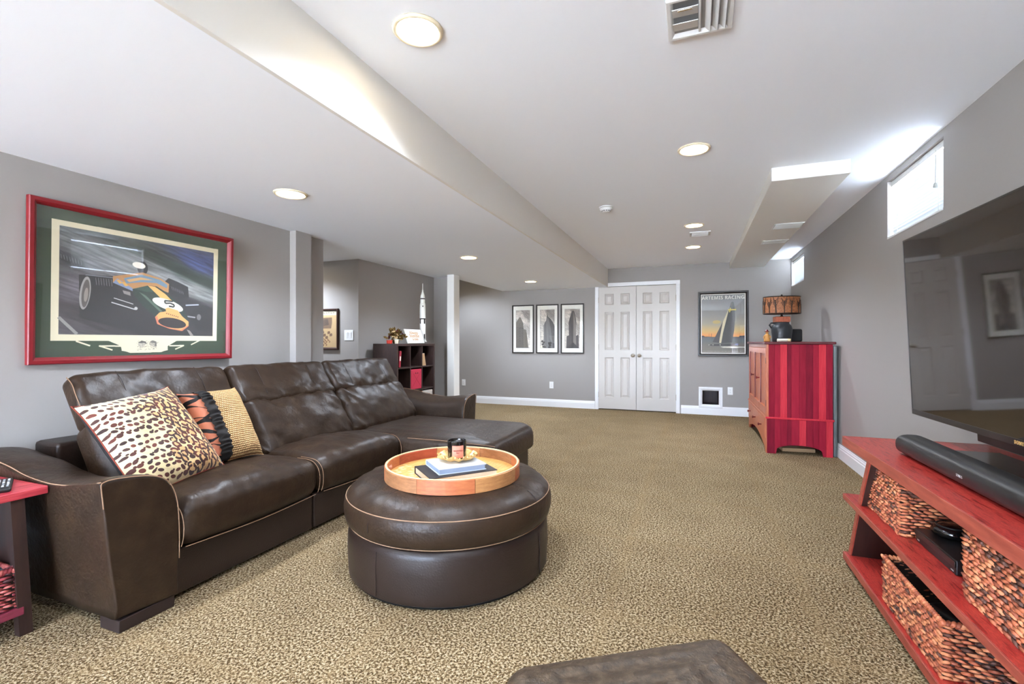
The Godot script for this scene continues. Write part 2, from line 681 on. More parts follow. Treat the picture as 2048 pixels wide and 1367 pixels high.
# ------------------------------------------------------------------ the room
func build_shell() -> void:
	var wp: Material = M["wall_paint"]
	struct("floor", join([slab(-5.75, XR + 0.14, -0.12, 0.0, ZB - 0.9, ZF + 0.12)]), M["carpet"])
	struct("ceiling_main", join([slab(XB - 0.12, XR + 0.14, YC, YC + 0.12, ZB - 0.9, ZF + 0.12)]), M["ceiling_paint"])
	struct("ceiling_lower", join([slab(-3.22, XB - 0.02, YS, YS + 0.1, ZB, ZF + 0.12), slab(-5.75, -3.22, YS, YS + 0.1, -5.95, ZF + 0.12)]), M["ceiling_paint"])
	struct("ceiling_nook", join([slab(-5.75, XB - 0.12, YC, YC + 0.12, ZB - 0.9, -5.83), slab(-3.22, -3.2, YS + 0.1, YC, ZB, -5.95), slab(-5.75, -3.2, YS + 0.1, YC, -5.95, -5.93)]), M["ceiling_paint"])
	struct("trim_soffit", join([slab(XB - 0.02, XB, YS, YC, ZB, ZF)]), M["soffit_paint"])
	# right wall: two high windows, and two unseen ones added for light
	struct("wall_right", wall(false, XR, XR + 0.14, ZB - 0.12, ZF + 0.12, 0.0, YC, [Rect2(-4.195, 1.868, 0.829, 0.419), Rect2(-7.815, 1.915, 0.825, 0.365), Rect2(-0.575, 1.868, 0.829, 0.419), Rect2(2.945, 1.868, 0.829, 0.419)]), wp)
	# back wall: openings for the double doors and the pet door
	struct("wall_back", wall(true, ZB - 0.12, ZB, -5.75, XR, 0.0, YC, [Rect2(-1.487, -0.01, 1.225, 2.045), Rect2(0.118, 0.135, 0.237, 0.235)]), wp)
	struct("wall_closet", join([slab(-1.7, 0.7, 0.0, 2.3, ZB - 0.9, ZB - 0.8), slab(-1.8, -1.7, 0.0, 2.3, ZB - 0.9, ZB - 0.12), slab(0.7, 0.8, 0.0, 2.3, ZB - 0.9, ZB - 0.12), slab(-1.8, 0.8, 2.3, 2.33, ZB - 0.9, ZB - 0.12)]), M["black_matte"])
	# left wall, its boxed corner, and the end that turns into the passage
	struct("wall_left", join([slab(XL - 0.12, XL, 0.0, YS, -3.33, ZF + 0.12), slab(XL - 0.02, -3.045, 0.0, YS, -3.12, -2.955)]), wp)
	struct("wall_passage", join([slab(-5.75, XL - 0.12, 0.0, YS, -3.33, -3.2), slab(-5.75, -5.63, 0.0, YS, -4.34, -3.33)]), wp)
	struct("wall_alcove", join([slab(-5.75, -3.45, 0.0, YS, -4.34, -4.22), slab(-3.57, -3.45, 0.0, YS, -5.95, -4.34), slab(-3.45, -3.136, 0.0, YS, -5.95, -5.83)]), wp)
	struct("wall_nook", join([slab(-5.75, -5.63, 0.0, YC, ZB, -5.83), slab(-5.63, -3.57, 0.0, YS, -5.95, -5.83)]), wp)
	struct("wall_front", wall(true, ZF, ZF + 0.12, -3.3, XR + 0.14, 0.0, YC + 0.1, [Rect2(-3.08, 0.03, 3.2, 1.97)]), wp)
	# unseen sliding glass door, added behind the camera to light the room
	var g := struct("door_3", join([slab(-1.6, 1.6, -0.985, -0.915, 0, 0.06), slab(-1.6, 1.6, 0.915, 0.985, 0, 0.06), slab(-1.6, -1.53, -0.915, 0.915, 0, 0.06), slab(1.53, 1.6, -0.915, 0.915, 0, 0.06), slab(-0.57, -0.5, -0.915, 0.915, 0, 0.06), slab(0.5, 0.57, -0.915, 0.915, 0, 0.06)]), M["trim_paint"], Vector3(-1.48, 1.015, ZF + 0.04))
	for x in [-1.05, 0.0, 1.05]:
		part(g, "pane", plain_box(0.96 if x else 0.99, 1.83, 0.006), M["glass"], Vector3(x, 0, 0.03))
	var door_fill := AreaLight3D.new()  # area light added just inside the door to fill the room
	door_fill.name = "added_door_light"
	door_fill.area_size = Vector2(3.06, 1.83)
	door_fill.area_normalize_energy = true
	door_fill.light_energy = DOOR_FILL
	door_fill.light_color = col(208, 229, 255)
	door_fill.area_range = 16.0
	door_fill.area_attenuation = 2.0
	door_fill.shadow_enabled = true
	door_fill.position = Vector3(-1.48, 1.015, ZF + 0.03)
	add_child(door_fill)
	struct("trim_post", soft(Vector3(0.108, YS, 0.16), 0.006), M["soffit_paint"], Vector3(-3.081, YS / 2, -5.725))
	# duct box under the ceiling beside the right wall
	struct("trim_duct", soft(Vector3(0.465, 0.10, 4.13), 0.004), M["soffit_paint"], Vector3(0.7355, YC - 0.043, -5.77))
	# baseboards: stepped profile
	var prof := PackedVector2Array([Vector2(0, 0), Vector2(0.016, 0), Vector2(0.016, 0.092), Vector2(0.012, 0.1), Vector2(0.012, 0.112), Vector2(0.007, 0.12), Vector2(0.004, 0.132), Vector2(0, 0.132)])
	baseboard("baseboard_right", prof, Vector3(XR, 0, -0.2 + ZB / 2 + ZF / 2), -ZB + ZF - 0.1, PI)
	baseboard("baseboard_left", prof, Vector3(XL, 0, (ZF - 2.955) / 2.0), ZF + 2.955, 0.0)
	baseboard("baseboard_back_left", prof, Vector3((-5.63 - 1.547) / 2.0, 0, ZB), 5.63 - 1.547, -PI / 2)
	baseboard("baseboard_back_right", prof, Vector3((-0.2 + XR) / 2.0, 0, ZB), XR + 0.2 - 0.02, -PI / 2)
	baseboard("baseboard_alcove", prof, Vector3(-3.45, 0, (-5.83 - 4.22) / 2.0), 5.83 - 4.22, 0.0)
	baseboard("baseboard_passage", prof, Vector3(-4.6, 0, -4.22), 2.2, -PI / 2)

func baseboard(called: String, prof: PackedVector2Array, at: Vector3, length: float, turn: float) -> void:
	var o := struct(called, prism(prof, length), M["trim_paint"], at)
	o.rotation.y = turn

# ------------------------------------------------------------------ things on the ceilings
func build_ceiling_things() -> void:
	var where := [
		["bright round recessed ceiling light nearest the camera, left of the square vent", Vector3(-1.0, YC, -1.57)],
		["round recessed light on the main ceiling, in front of the hanging duct box", Vector3(0.0, YC, -3.16)],
		["round recessed light on the main ceiling just before the small vent", Vector3(0.0, YC, -5.22)],
		["round recessed light on the main ceiling behind the small vent, nearest the double doors", Vector3(-0.01, YC, -6.4)],
		["round recessed light in the lowered ceiling above the sofa", Vector3(-2.32, YS, -2.21)],
		["round recessed light in the lowered ceiling in front of the square white post", Vector3(-2.27, YS, -4.57)],
		["round recessed light in the lowered ceiling above the three skyscraper pictures", Vector3(-2.3, YS, -6.72)],
		["added round recessed light, unseen, on the main ceiling behind the camera", Vector3(0.0, YC, -0.2)],  # this and the next three are unseen, added to brighten the room
		["added round recessed light, unseen, on the main ceiling farthest behind the camera", Vector3(0.0, YC, 2.2)],
		["added round recessed light, unseen, in the lowered ceiling behind the camera", Vector3(-2.3, YS, 0.1)],
		["added round recessed light, unseen, in the lowered ceiling farthest behind the camera", Vector3(-2.3, YS, 2.3)],
		["round recessed light in the higher ceiling of the nook behind the post", Vector3(-3.75, YC, -7.1)],
		["added round recessed light, unseen, in the passage ceiling beside the old framed paper", Vector3(-4.1, YS, -3.75)],  # unseen lamp, added to brighten the passage
	]
	var ring := lathe([Vector2(0.082, 0.0), Vector2(0.098, 0.0), Vector2(0.097, -0.006), Vector2(0.09, -0.011), Vector2(0.082, -0.009), Vector2(0.079, -0.004), Vector2(0.079, 0.0)], 36)
	var lens := lathe([Vector2(0.0, -0.0075), Vector2(0.04, -0.007), Vector2(0.078, -0.004), Vector2(0.079, 0.0), Vector2(0.0, 0.0)], 36)
	for w in where:
		var t := thing("ceiling_light", w[0], "ceiling light", w[1], 0.0, "recessed ceiling lights")
		part(t, "trim_ring", ring, M["lamp_trim"])
		part(t, "lens", lens, M["lamp_lens"])
		var a := SpotLight3D.new()
		a.name = "lamp_glow"
		a.spot_angle = 72.0
		a.spot_angle_attenuation = 0.7
		a.spot_range = 14.0
		a.spot_attenuation = 2.0
		a.light_size = 0.07
		a.light_energy = LAMP
		a.light_color = col(220, 234, 255)
		a.shadow_enabled = true
		a.position = Vector3(0, -0.016, 0)
		a.rotation.x = -PI / 2
		t.add_child(a)
	# square supply vent, cut by the top edge of the photograph
	var v := thing("ceiling_vent", "white square ceiling vent with angled louvres near the camera", "vent", Vector3(0.02, YC, -1.855))
	part(v, "vent_frame", frame_mesh(0.228, 0.232, 0.024, 0.017, 0.2), M["vent_paint"], Vector3.ZERO, Vector3(PI / 2, 0, 0))
	part(v, "backing", box(0.19, 0.004, 0.19, 0.001), M["grey_slot"], Vector3(0, -0.002, 0))
	part(v, "divider", box(0.008, 0.016, 0.186, 0.002), M["vent_paint"], Vector3(0.0, -0.009, 0))
	for k in 3:
		part(v, "louvre", box(0.003, 0.03, 0.184, 0.001), M["vent_paint"], Vector3(0.028 + 0.026 * k, -0.014, 0), Vector3(0, 0, deg_to_rad(38)))
	for k in 2:
		part(v, "louvre", box(0.088, 0.003, 0.07, 0.001), M["vent_paint"], Vector3(-0.05, -0.02 + 0.003 * k, -0.03 + 0.075 * k), Vector3(deg_to_rad(14), 0, 0))
	part(v, "damper_lever", box(0.05, 0.004, 0.01, 0.001), M["chrome"], Vector3(-0.05, -0.03, 0.075))
	for s in [Vector2(-0.104, 0.0), Vector2(0.104, 0.0), Vector2(0, -0.104)]:
		part(v, "screw", lathe([Vector2(0.0, -0.0135), Vector2(0.003, -0.013), Vector2(0.004, -0.011), Vector2(0.0, -0.011)], 10), M["chrome"], Vector3(s.x, 0, s.y))
	v = thing("ceiling_vent", "small white ceiling vent between two recessed lights", "vent", Vector3(0.062, YC, -5.635))
	part(v, "vent_frame", frame_mesh(0.215, 0.19, 0.022, 0.012, 0.2), M["vent_paint"], Vector3.ZERO, Vector3(PI / 2, 0, 0))
	part(v, "backing", box(0.18, 0.004, 0.15, 0.001), M["grey_slot"], Vector3(0, -0.002, 0))
	for k in 4:
		part(v, "louvre", box(0.17, 0.024, 0.003, 0.001), M["vent_paint"], Vector3(0, -0.012, -0.05 + 0.034 * k), Vector3(deg_to_rad(40), 0, 0))
	# two flat grilles let into the underside of the duct box
	for g in [["wide flat grille under the hanging duct box, nearer to the camera", -5.16, 0.21], ["wide flat grille under the hanging duct box, nearer to the back wall", -5.93, 0.17]]:
		var t := thing("duct_grille", g[0], "grille", Vector3(0.838, 2.237, g[1]), 0.0, "grilles under the duct box")
		part(t, "grille_frame", frame_mesh(0.25, g[2], 0.014, 0.008, 0.3), M["grille_paint"], Vector3.ZERO, Vector3(PI / 2, 0, 0))
		part(t, "backing", box(0.23, 0.002, g[2] - 0.02, 0.0005), M["grey_slot"], Vector3(0, -0.001, 0))
		var n := int(g[2] / 0.017)
		for k in n:
			part(t, "slat", box(0.226, 0.008, 0.003, 0.0008), M["grille_paint"], Vector3(0, -0.005, (k - (n - 1) / 2.0) * 0.0155), Vector3(deg_to_rad(45), 0, 0))
	var d := thing("smoke_detector", "round white smoke detector on the main ceiling beside the soffit", "smoke detector", Vector3(-0.737, YC, -4.24))
	part(d, "base_plate", lathe([Vector2(0, -0.008), Vector2(0.058, -0.008), Vector2(0.062, -0.004), Vector2(0.062, 0.0), Vector2(0, 0)], 32), M["white_plastic"])
	part(d, "cover", lathe([Vector2(0, -0.046), Vector2(0.028, -0.045), Vector2(0.034, -0.04), Vector2(0.036, -0.034), Vector2(0.052, -0.028), Vector2(0.056, -0.018), Vector2(0.056, -0.008), Vector2(0, -0.008)], 32), M["white_plastic"])
	for k in 10:
		var a := TAU * k / 10.0
		part(d, "vent_slot", box(0.014, 0.006, 0.002, 0.0005), M["black_matte"], Vector3(cos(a) * 0.036, -0.036, sin(a) * 0.036), Vector3(0, PI / 2 - a, 0))

# ------------------------------------------------------------------ windows with blinds
func build_windows() -> void:
	make_window(1, -3.7805, 0.829, 1.868, 2.287, 16)
	make_window(2, -7.4025, 0.825, 1.915, 2.28, 13)
	make_window(3, -0.1605, 0.829, 1.868, 2.287, 16)  # this window and the next are unseen, added to light the ceiling
	make_window(4, 3.3595, 0.829, 1.868, 2.287, 16)

func make_window(n: int, zc: float, wide: float, y0: float, y1: float, slats: int) -> void:
	var h := y1 - y0
	var o := struct("window_%d" % n, join([slab(0.0, 0.02, y0 - (y0 + y1) / 2, h / 2, -wide / 2, -wide / 2 + 0.012), slab(0.0, 0.02, -h / 2, h / 2, wide / 2 - 0.012, wide / 2), slab(0.0, 0.02, h / 2 - 0.014, h / 2, -wide / 2, wide / 2), slab(0.0, 0.02, -h / 2, -h / 2 + 0.014, -wide / 2, wide / 2)]), M["trim_paint"], Vector3(XR + 0.10, (y0 + y1) / 2, zc))
	part(o, "sash_bar", box(0.018, h - 0.02, 0.03, 0.002), M["trim_paint"], Vector3(0.008, 0, 0.0))
	part(o, "pane", box(0.004, h - 0.02, wide / 2 - 0.02, 0.0005), M["glass"], Vector3(0.012, 0, wide / 4))
	part(o, "pane", box(0.004, h - 0.02, wide / 2 - 0.02, 0.0005), M["glass"], Vector3(0.012, 0, -wide / 4))
	part(o, "sill_stool", box(0.10, 0.012, wide - 0.004, 0.002), M["trim_paint"], Vector3(-0.052, -h / 2 + 0.0065, 0))
	var b := thing("window_blind", "white slatted blind in the high window %s" % (["above the television", "in the far corner above the lamp", "added for light beside the camera, unseen", "added for light behind the camera, unseen"][n - 1]), "blind", Vector3(XR + 0.034, y0 + 0.013, zc), 0.0, "white window blinds")
	part(b, "head_rail", box(0.03, 0.038, wide - 0.014, 0.003), M["blind_rail"], Vector3(0, h - 0.036, 0))
	part(b, "bottom_rail", box(0.022, 0.012, wide - 0.016, 0.003), M["slat"], Vector3(0, 0.008, 0))
	var slat := slat_mesh(wide - 0.016)
	for k in slats:
		part(b, "slat", slat, M["slat"], Vector3(0, 0.022 + (h - 0.086) * (k + 0.5) / slats, 0), Vector3(0, 0, deg_to_rad(-70)))
	for z in [-wide * 0.36, wide * 0.36]:
		part(b, "ladder_cord", tube([Vector3(-0.013, 0.01, z), Vector3(-0.013, h - 0.04, z)], 0.0012, 5), M["slat"])
	if n == 1:
		part(b, "pull_cord", tube([Vector3(-0.024, h - 0.05, wide * 0.36), Vector3(-0.027, 0.17, wide * 0.36)], 0.0016, 5), M["cord_grey"])
		part(b, "cord_tassel", lathe([Vector2(0.003, 0.02), Vector2(0.008, 0.012), Vector2(0.011, -0.008), Vector2(0.0, -0.01)], 10), M["cord_grey"], Vector3(-0.027, 0.158, wide * 0.36))

func slat_mesh(length: float) -> ArrayMesh:
	var rings := []
	for z in [-length / 2, length / 2]:
		var ring := PackedVector3Array()
		for k in 6:
			var u := -1.0 + 2.0 * k / 5
			ring.append(Vector3(u * 0.0135, 0.0022 * (1 - u * u), z))
		for k in 6:
			var u := 1.0 - 2.0 * k / 5
			ring.append(Vector3(u * 0.0135, 0.0022 * (1 - u * u) - 0.0008, z))
		rings.append(ring)
	return loft(rings)

# ------------------------------------------------------------------ double doors
func build_doors() -> void:
	var w := 0.606
	var h := 2.012
	for side in [-1, 1]:
		var n := 1 if side < 0 else 2
		var root := Vector3(-0.8745 + side * 0.306, 0.016, ZB - 0.016)
		var stile := 0.1
		var list := [slab(-w / 2, w / 2, 0, h, -0.018, 0.002)]
		var rows := [[0.0, 0.19], [0.85, 0.97], [1.60, 1.72], [1.9, h]]
		var cols := [[-w / 2, -w / 2 + stile], [-0.055, 0.055], [w / 2 - stile, w / 2]]
		for r in rows:
			list.append(slab(-w / 2, w / 2, r[0], r[1], 0.0, 0.016))
		for c in cols:
			list.append(slab(c[0], c[1], 0, h, 0.0, 0.0159))
		var d := struct("door_%d" % n, join(list), M["door_paint"], root)
		for r in [[0.19, 0.85], [0.97, 1.60], [1.72, 1.9]]:
			for c in [[-w / 2 + stile, -0.055], [0.055, w / 2 - stile]]:
				part(d, "panel", raised_panel(c[1] - c[0], r[1] - r[0]), M["door_paint"], Vector3((c[0] + c[1]) / 2, (r[0] + r[1]) / 2, 0.002))
		var k := part(d, "knob", lathe([Vector2(0.0, 0.0), Vector2(0.03, 0.0), Vector2(0.03, 0.004), Vector2(0.026, 0.008), Vector2(0.012, 0.01), Vector2(0.01, 0.03), Vector2(0.02, 0.036), Vector2(0.028, 0.046), Vector2(0.029, 0.054), Vector2(0.024, 0.062), Vector2(0.0, 0.066)], 24), M["brushed_nickel"], Vector3(-side * (w / 2 - 0.048), 0.885, 0.0165), Vector3(PI / 2, 0, 0))
		k.name = "knob"
		for y in [0.23, 1.02, 1.8]:
			part(d, "hinge", lathe([Vector2(0, -0.045), Vector2(0.006, -0.045), Vector2(0.006, 0.045), Vector2(0, 0.045)], 10), M["brushed_nickel"], Vector3(side * (w / 2 + 0.003), y, 0.02))
	# casing: legs, head, jamb
	var prof := PackedVector2Array([Vector2(0, 0), Vector2(0.06, 0), Vector2(0.06, 0.01), Vector2(0.05, 0.017), Vector2(0.03, 0.015), Vector2(0.008, 0.011), Vector2(0, 0.008)])
	struct("trim_casing", join([[prism(prof, 2.035), Transform3D(Basis(Vector3(1, 0, 0), Vector3(0, 0, 1), Vector3(0, -1, 0)), Vector3(-0.264, 1.0175, ZB))], [prism(prof, 2.035), Transform3D(Basis(Vector3(-1, 0, 0), Vector3(0, 0, 1), Vector3(0, 1, 0)), Vector3(-1.485, 1.0175, ZB))], slab(XB, -0.204, 2.034, 2.094, ZB, ZB + 0.017, 0.003), slab(-1.545, XB - 0.021, 2.031, 2.0345, ZB, ZB + 0.015)]), M["trim_paint"])

func raised_panel(w: float, h: float) -> ArrayMesh:
	var rings := []
	for e in [[0.0, 0.0135], [0.012, 0.001], [0.02, 0.001], [0.046, 0.0115], [0.05, 0.0115]]:
		var x: float = w / 2 - e[0]
		var y: float = h / 2 - e[0]
		rings.append(PackedVector3Array([Vector3(-x, -y, e[1]), Vector3(x, -y, e[1]), Vector3(x, y, e[1]), Vector3(-x, y, e[1])]))
	var m := loft(rings, true, false)
	var q: PackedVector3Array = rings[-1]
	return join([[m, Vector3.ZERO], [am(q, PackedInt32Array([0, 2, 1, 0, 3, 2]), true, PackedVector2Array(), false), Vector3.ZERO]])

# ------------------------------------------------------------------ flat print, computed
# points are thousandths of the picture's width and height
func blank(w: int, h: int, c: Color) -> Image:
	var im := Image.create(w, h, false, Image.FORMAT_RGB8)
	im.fill(c)
	return im

func fill_poly(im: Image, pts: Array, c: Color) -> void:
	var w := im.get_width()
	var h := im.get_height()
	var n := pts.size()
	var p := PackedVector2Array()
	var lo := 1e9
	var hi := -1e9
	for q in pts:
		var v := Vector2(q[0] * w / 1000.0, q[1] * h / 1000.0)
		p.append(v)
		lo = minf(lo, v.y)
		hi = maxf(hi, v.y)
	for y in range(maxi(0, int(lo)), mini(h - 1, int(hi)) + 1):
		var yy := y + 0.5
		var xs := []
		for i in n:
			var a := p[i]
			var b := p[(i + 1) % n]
			if (a.y <= yy) != (b.y <= yy):
				xs.append(a.x + (yy - a.y) / (b.y - a.y) * (b.x - a.x))
		xs.sort()
		for k in range(0, xs.size() - 1, 2):
			var x0 := maxi(0, roundi(xs[k]))
			var x1 := mini(w, roundi(xs[k + 1]))
			if x1 > x0:
				im.fill_rect(Rect2i(x0, y, x1 - x0, 1), c)

func fill_line(im: Image, pts: Array, thick: float, c: Color) -> void:
	var w := im.get_width()
	var h := im.get_height()
	for i in pts.size() - 1:
		var a := Vector2(pts[i][0] * w / 1000.0, pts[i][1] * h / 1000.0)
		var b := Vector2(pts[i + 1][0] * w / 1000.0, pts[i + 1][1] * h / 1000.0)
		var nrm := (b - a).normalized().orthogonal() * thick * 0.5
		var q := []
		for v in [a + nrm, b + nrm, b - nrm, a - nrm]:
			q.append([v.x * 1000.0 / w, v.y * 1000.0 / h])
		fill_poly(im, q, c)

func oval(cx: float, cy: float, ax: Vector2, ay: Vector2, n := 32) -> Array:
	var o := []
	for k in n:
		var a := TAU * k / n
		var p := Vector2(cx, cy) + ax * cos(a) + ay * sin(a)
		o.append([p.x, p.y])
	return o

func print_mat(called: String, im: Image, rough := 0.7) -> StandardMaterial3D:
	var m := mat(called, Color.WHITE, rough)
	m.albedo_texture = ImageTexture.create_from_image(im)
	m.texture_repeat = false
	return m

# soft brushwork: coloured clouds of paint blended by nearness
func clouds(w: int, h: int, spots: Array, streak: float, angle: float, seed: int) -> Image:
	var im := Image.create(w, h, false, Image.FORMAT_RGB8)
	var f := noise(FastNoiseLite.TYPE_SIMPLEX_SMOOTH, 1.0, 3, seed)
	var ca := cos(angle)
	var sa := sin(angle)
	for y in h:
		for x in w:
			var u := 1000.0 * x / w
			var v := 1000.0 * y / h
			var c := Color(0, 0, 0)
			var tw := 0.0
			for s in spots:
				var dx: float = u - s[0]
				var dy: float = v - s[1]
				var a: float = (dx * ca + dy * sa) / s[2]
				var b: float = (-dx * sa + dy * ca) / s[3]
				var wt: float = 1.0 / (0.02 + a * a + b * b)
				wt *= wt
				c += s[4] * wt
				tw += wt
			c = c / tw
			var g := 1.0 + streak * f.get_noise_2d((u * ca + v * sa) * 0.004, (-u * sa + v * ca) * 0.03)
			im.set_pixel(x, y, Color(c.r * g, c.g * g, c.b * g))
	return im

func race_print() -> Image:
	var w := 880
	var h := 664
	var im := blank(w, h, col(38, 62, 30))
	var cream := col(234, 224, 192)
	fill_poly(im, [[63, 78], [936, 76], [934, 886], [63, 887]], cream)
	var bg := clouds(206, 122, [
		[135, 130, 260, 60, col(104, 108, 106)], [229, 341, 200, 90, col(112, 112, 112)], [60, 300, 120, 60, col(40, 44, 44)], [648, 190, 260, 40, col(44, 58, 48)], [800, 300, 260, 40, col(30, 46, 34)],
		[850, 170, 120, 60, col(66, 78, 124)], [714, 430, 260, 50, col(146, 148, 146)], [555, 269, 200, 50, col(118, 122, 122)], [383, 712, 300, 90, col(46, 42, 42)], [817, 721, 200, 120, col(34, 32, 32)],
		[455, 797, 160, 40, col(72, 98, 102)], [135, 560, 110, 140, col(104, 98, 104)], [205, 800, 200, 60, col(50, 44, 44)], [648, 133, 120, 30, col(64, 70, 68)], [880, 480, 90, 60, col(136, 138, 134)]], 0.35, 0.42, 5)
	bg.resize(714, 484, Image.INTERPOLATE_CUBIC)
	im.blit_rect(bg, Rect2i(0, 0, 714, 484), Vector2i(83, 76))
	# the car, seen nose first
	fill_poly(im, [[176, 429], [330, 415], [438, 526], [555, 697], [747, 808], [768, 840], [495, 837], [181, 730]], col(34, 31, 31))
	fill_line(im, [[94, 728], [171, 840]], 13, col(150, 146, 140))
	fill_poly(im, [[205, 431], [330, 430], [351, 475], [356, 594], [309, 687], [195, 676], [181, 655]], col(26, 25, 25))
	fill_poly(im, [[598, 416], [623, 381], [674, 402], [740, 436], [747, 526], [700, 550], [623, 507]], col(28, 28, 28))
	fill_poly(im, [[740, 672], [838, 579], [904, 600], [904, 809], [803, 796]], col(24, 23, 23))
	fill_poly(im, oval(204, 553, Vector2(24, -4), Vector2(8, -116)), col(158, 154, 148))
	fill_poly(im, oval(206, 556, Vector2(17, -3), Vector2(6, -98)), col(92, 84, 78))
	fill_poly(im, oval(208, 565, Vector2(9, -2), Vector2(3, -50)), col(150, 140, 128))
	for k in 7:
		fill_line(im, [[250 + k * 12, 440], [254 + k * 12, 490]], 2, col(120, 118, 116))
		fill_line(im, [[640 + k * 11, 446 + k * 5], [646 + k * 11, 472 + k * 5]], 2, col(116, 116, 116))
	for k in 8:
		fill_line(im, [[100 + k * 12, 305 + k * 4], [104 + k * 12, 335 + k * 4]], 2, col(110, 112, 112))
	fill_line(im, [[205, 427], [472, 425]], 4, col(120, 126, 130))
	fill_line(im, [[335, 573], [432, 609]], 4, col(196, 194, 190))
	fill_line(im, [[324, 606], [444, 649]], 5, col(206, 204, 200))
	fill_poly(im, oval(446, 640, Vector2(9, 0), Vector2(0, 12)), col(190, 186, 180))
	fill_poly(im, [[377, 511], [416, 520], [418, 548], [384, 536]], col(140, 134, 128))
	fill_line(im, [[727, 590], [810, 577]], 7, col(176, 182, 190))
	fill_line(im, [[740, 681], [789, 688]], 8, col(150, 150, 150))
	fill_poly(im, oval(812, 684, Vector2(14, 0), Vector2(0, 26)), col(110, 108, 106))
	fill_poly(im, oval(478, 328, Vector2(28, 0), Vector2(0, 52)), col(24, 24, 28))
	fill_poly(im, oval(459, 311, Vector2(34, 3), Vector2(0, 24)), col(236, 228, 212))
	fill_poly(im, [[330, 415], [478, 361], [579, 393], [626, 428], [623, 499], [591, 486], [507, 457], [427, 495], [330, 462]], col(186, 134, 78))
	fill_poly(im, [[383, 421], [472, 379], [573, 403], [616, 438], [613, 465], [555, 432], [472, 437], [394, 459]], col(110, 138, 158))
	fill_poly(im, [[395, 430], [470, 400], [540, 412], [470, 420], [410, 446]], col(206, 160, 104))
	fill_poly(im, [[330, 462], [427, 511], [432, 494], [351, 427]], col(128, 146, 178))
	fill_poly(im, [[346, 440], [362, 436], [376, 458], [362, 466]], col(216, 164, 78))
	fill_poly(im, [[372, 452], [388, 448], [406, 474], [390, 480]], col(216, 164, 78))
	fill_poly(im, [[427, 495], [507, 458], [555, 457], [623, 507], [700, 604], [740, 690], [740, 772], [561, 748], [549, 698], [484, 620], [432, 535]], col(28, 50, 36))
	fill_poly(im, [[432, 492], [500, 462], [548, 500], [500, 508]], col(44, 74, 54))
	fill_poly(im, [[461, 514], [495, 534], [591, 651], [579, 661]], col(84, 106, 88))
	fill_poly(im, [[507, 458], [546, 461], [604, 510], [648, 566], [591, 564], [561, 525]], col(226, 176, 98))
	fill_poly(im, oval(622, 596, Vector2(88, 38), Vector2(-14, 36)), col(232, 226, 208))
	fill_line(im, [[650, 566], [601, 564], [606, 586], [634, 581], [658, 594], [655, 611], [626, 606]], 8, col(30, 36, 30))
	fill_poly(im, [[607, 627], [623, 617], [680, 637], [707, 684], [747, 726], [747, 762], [707, 805], [629, 787], [561, 753], [549, 698], [573, 661], [610, 649]], col(232, 170, 98))
	fill_poly(im, [[549, 700], [560, 690], [572, 748], [640, 784], [700, 796], [742, 756], [747, 762], [707, 805], [629, 787], [561, 753]], col(222, 124, 84))
	fill_poly(im, oval(649, 741, Vector2(82, 14), Vector2(-4, 40)), col(38, 30, 28))
	for k in 7:
		fill_line(im, [[612 + k * 11, 664 + k * 4], [617 + k * 11, 668 + k * 4]], 6, col(120, 84, 40))
	fill_poly(im, [[735, 790], [756, 800], [780, 842], [758, 842]], col(150, 140, 132))
	# cut-outs below the picture, and a pencil sketch of two figures
	fill_poly(im, [[309, 884], [372, 925], [377, 956], [421, 978], [585, 976], [623, 956], [623, 928], [680, 882]], cream)
	for l in [[[167, 889], [229, 922]], [[268, 924], [377, 925]], [[273, 924], [332, 954]], [[817, 883], [764, 918]], [[632, 926], [720, 924]], [[720, 924], [667, 954]], [[377, 955], [440, 972]], [[623, 955], [570, 972]]]:
		fill_line(im, l, 7, cream)
	fill_poly(im, oval(478, 912, Vector2(20, 0), Vector2(0, 22)), col(196, 186, 164))
	fill_poly(im, oval(538, 906, Vector2(20, 0), Vector2(0, 24)), col(186, 176, 154))
	fill_poly(im, [[458, 900], [478, 884], [500, 892], [506, 912], [492, 902], [470, 904]], col(90, 84, 76))
	fill_poly(im, [[520, 898], [536, 882], [558, 892], [560, 926], [548, 930], [550, 904]], col(110, 104, 94))
	var r := RandomNumberGenerator.new()
	r.seed = 4
	for k in 60:
		var x := r.randf_range(445, 560)
		var y := r.randf_range(890, 958)
		fill_line(im, [[x, y], [x + r.randf_range(-14, 14), y + r.randf_range(-9, 9)]], 1.4, col(120, 114, 104))
	return im

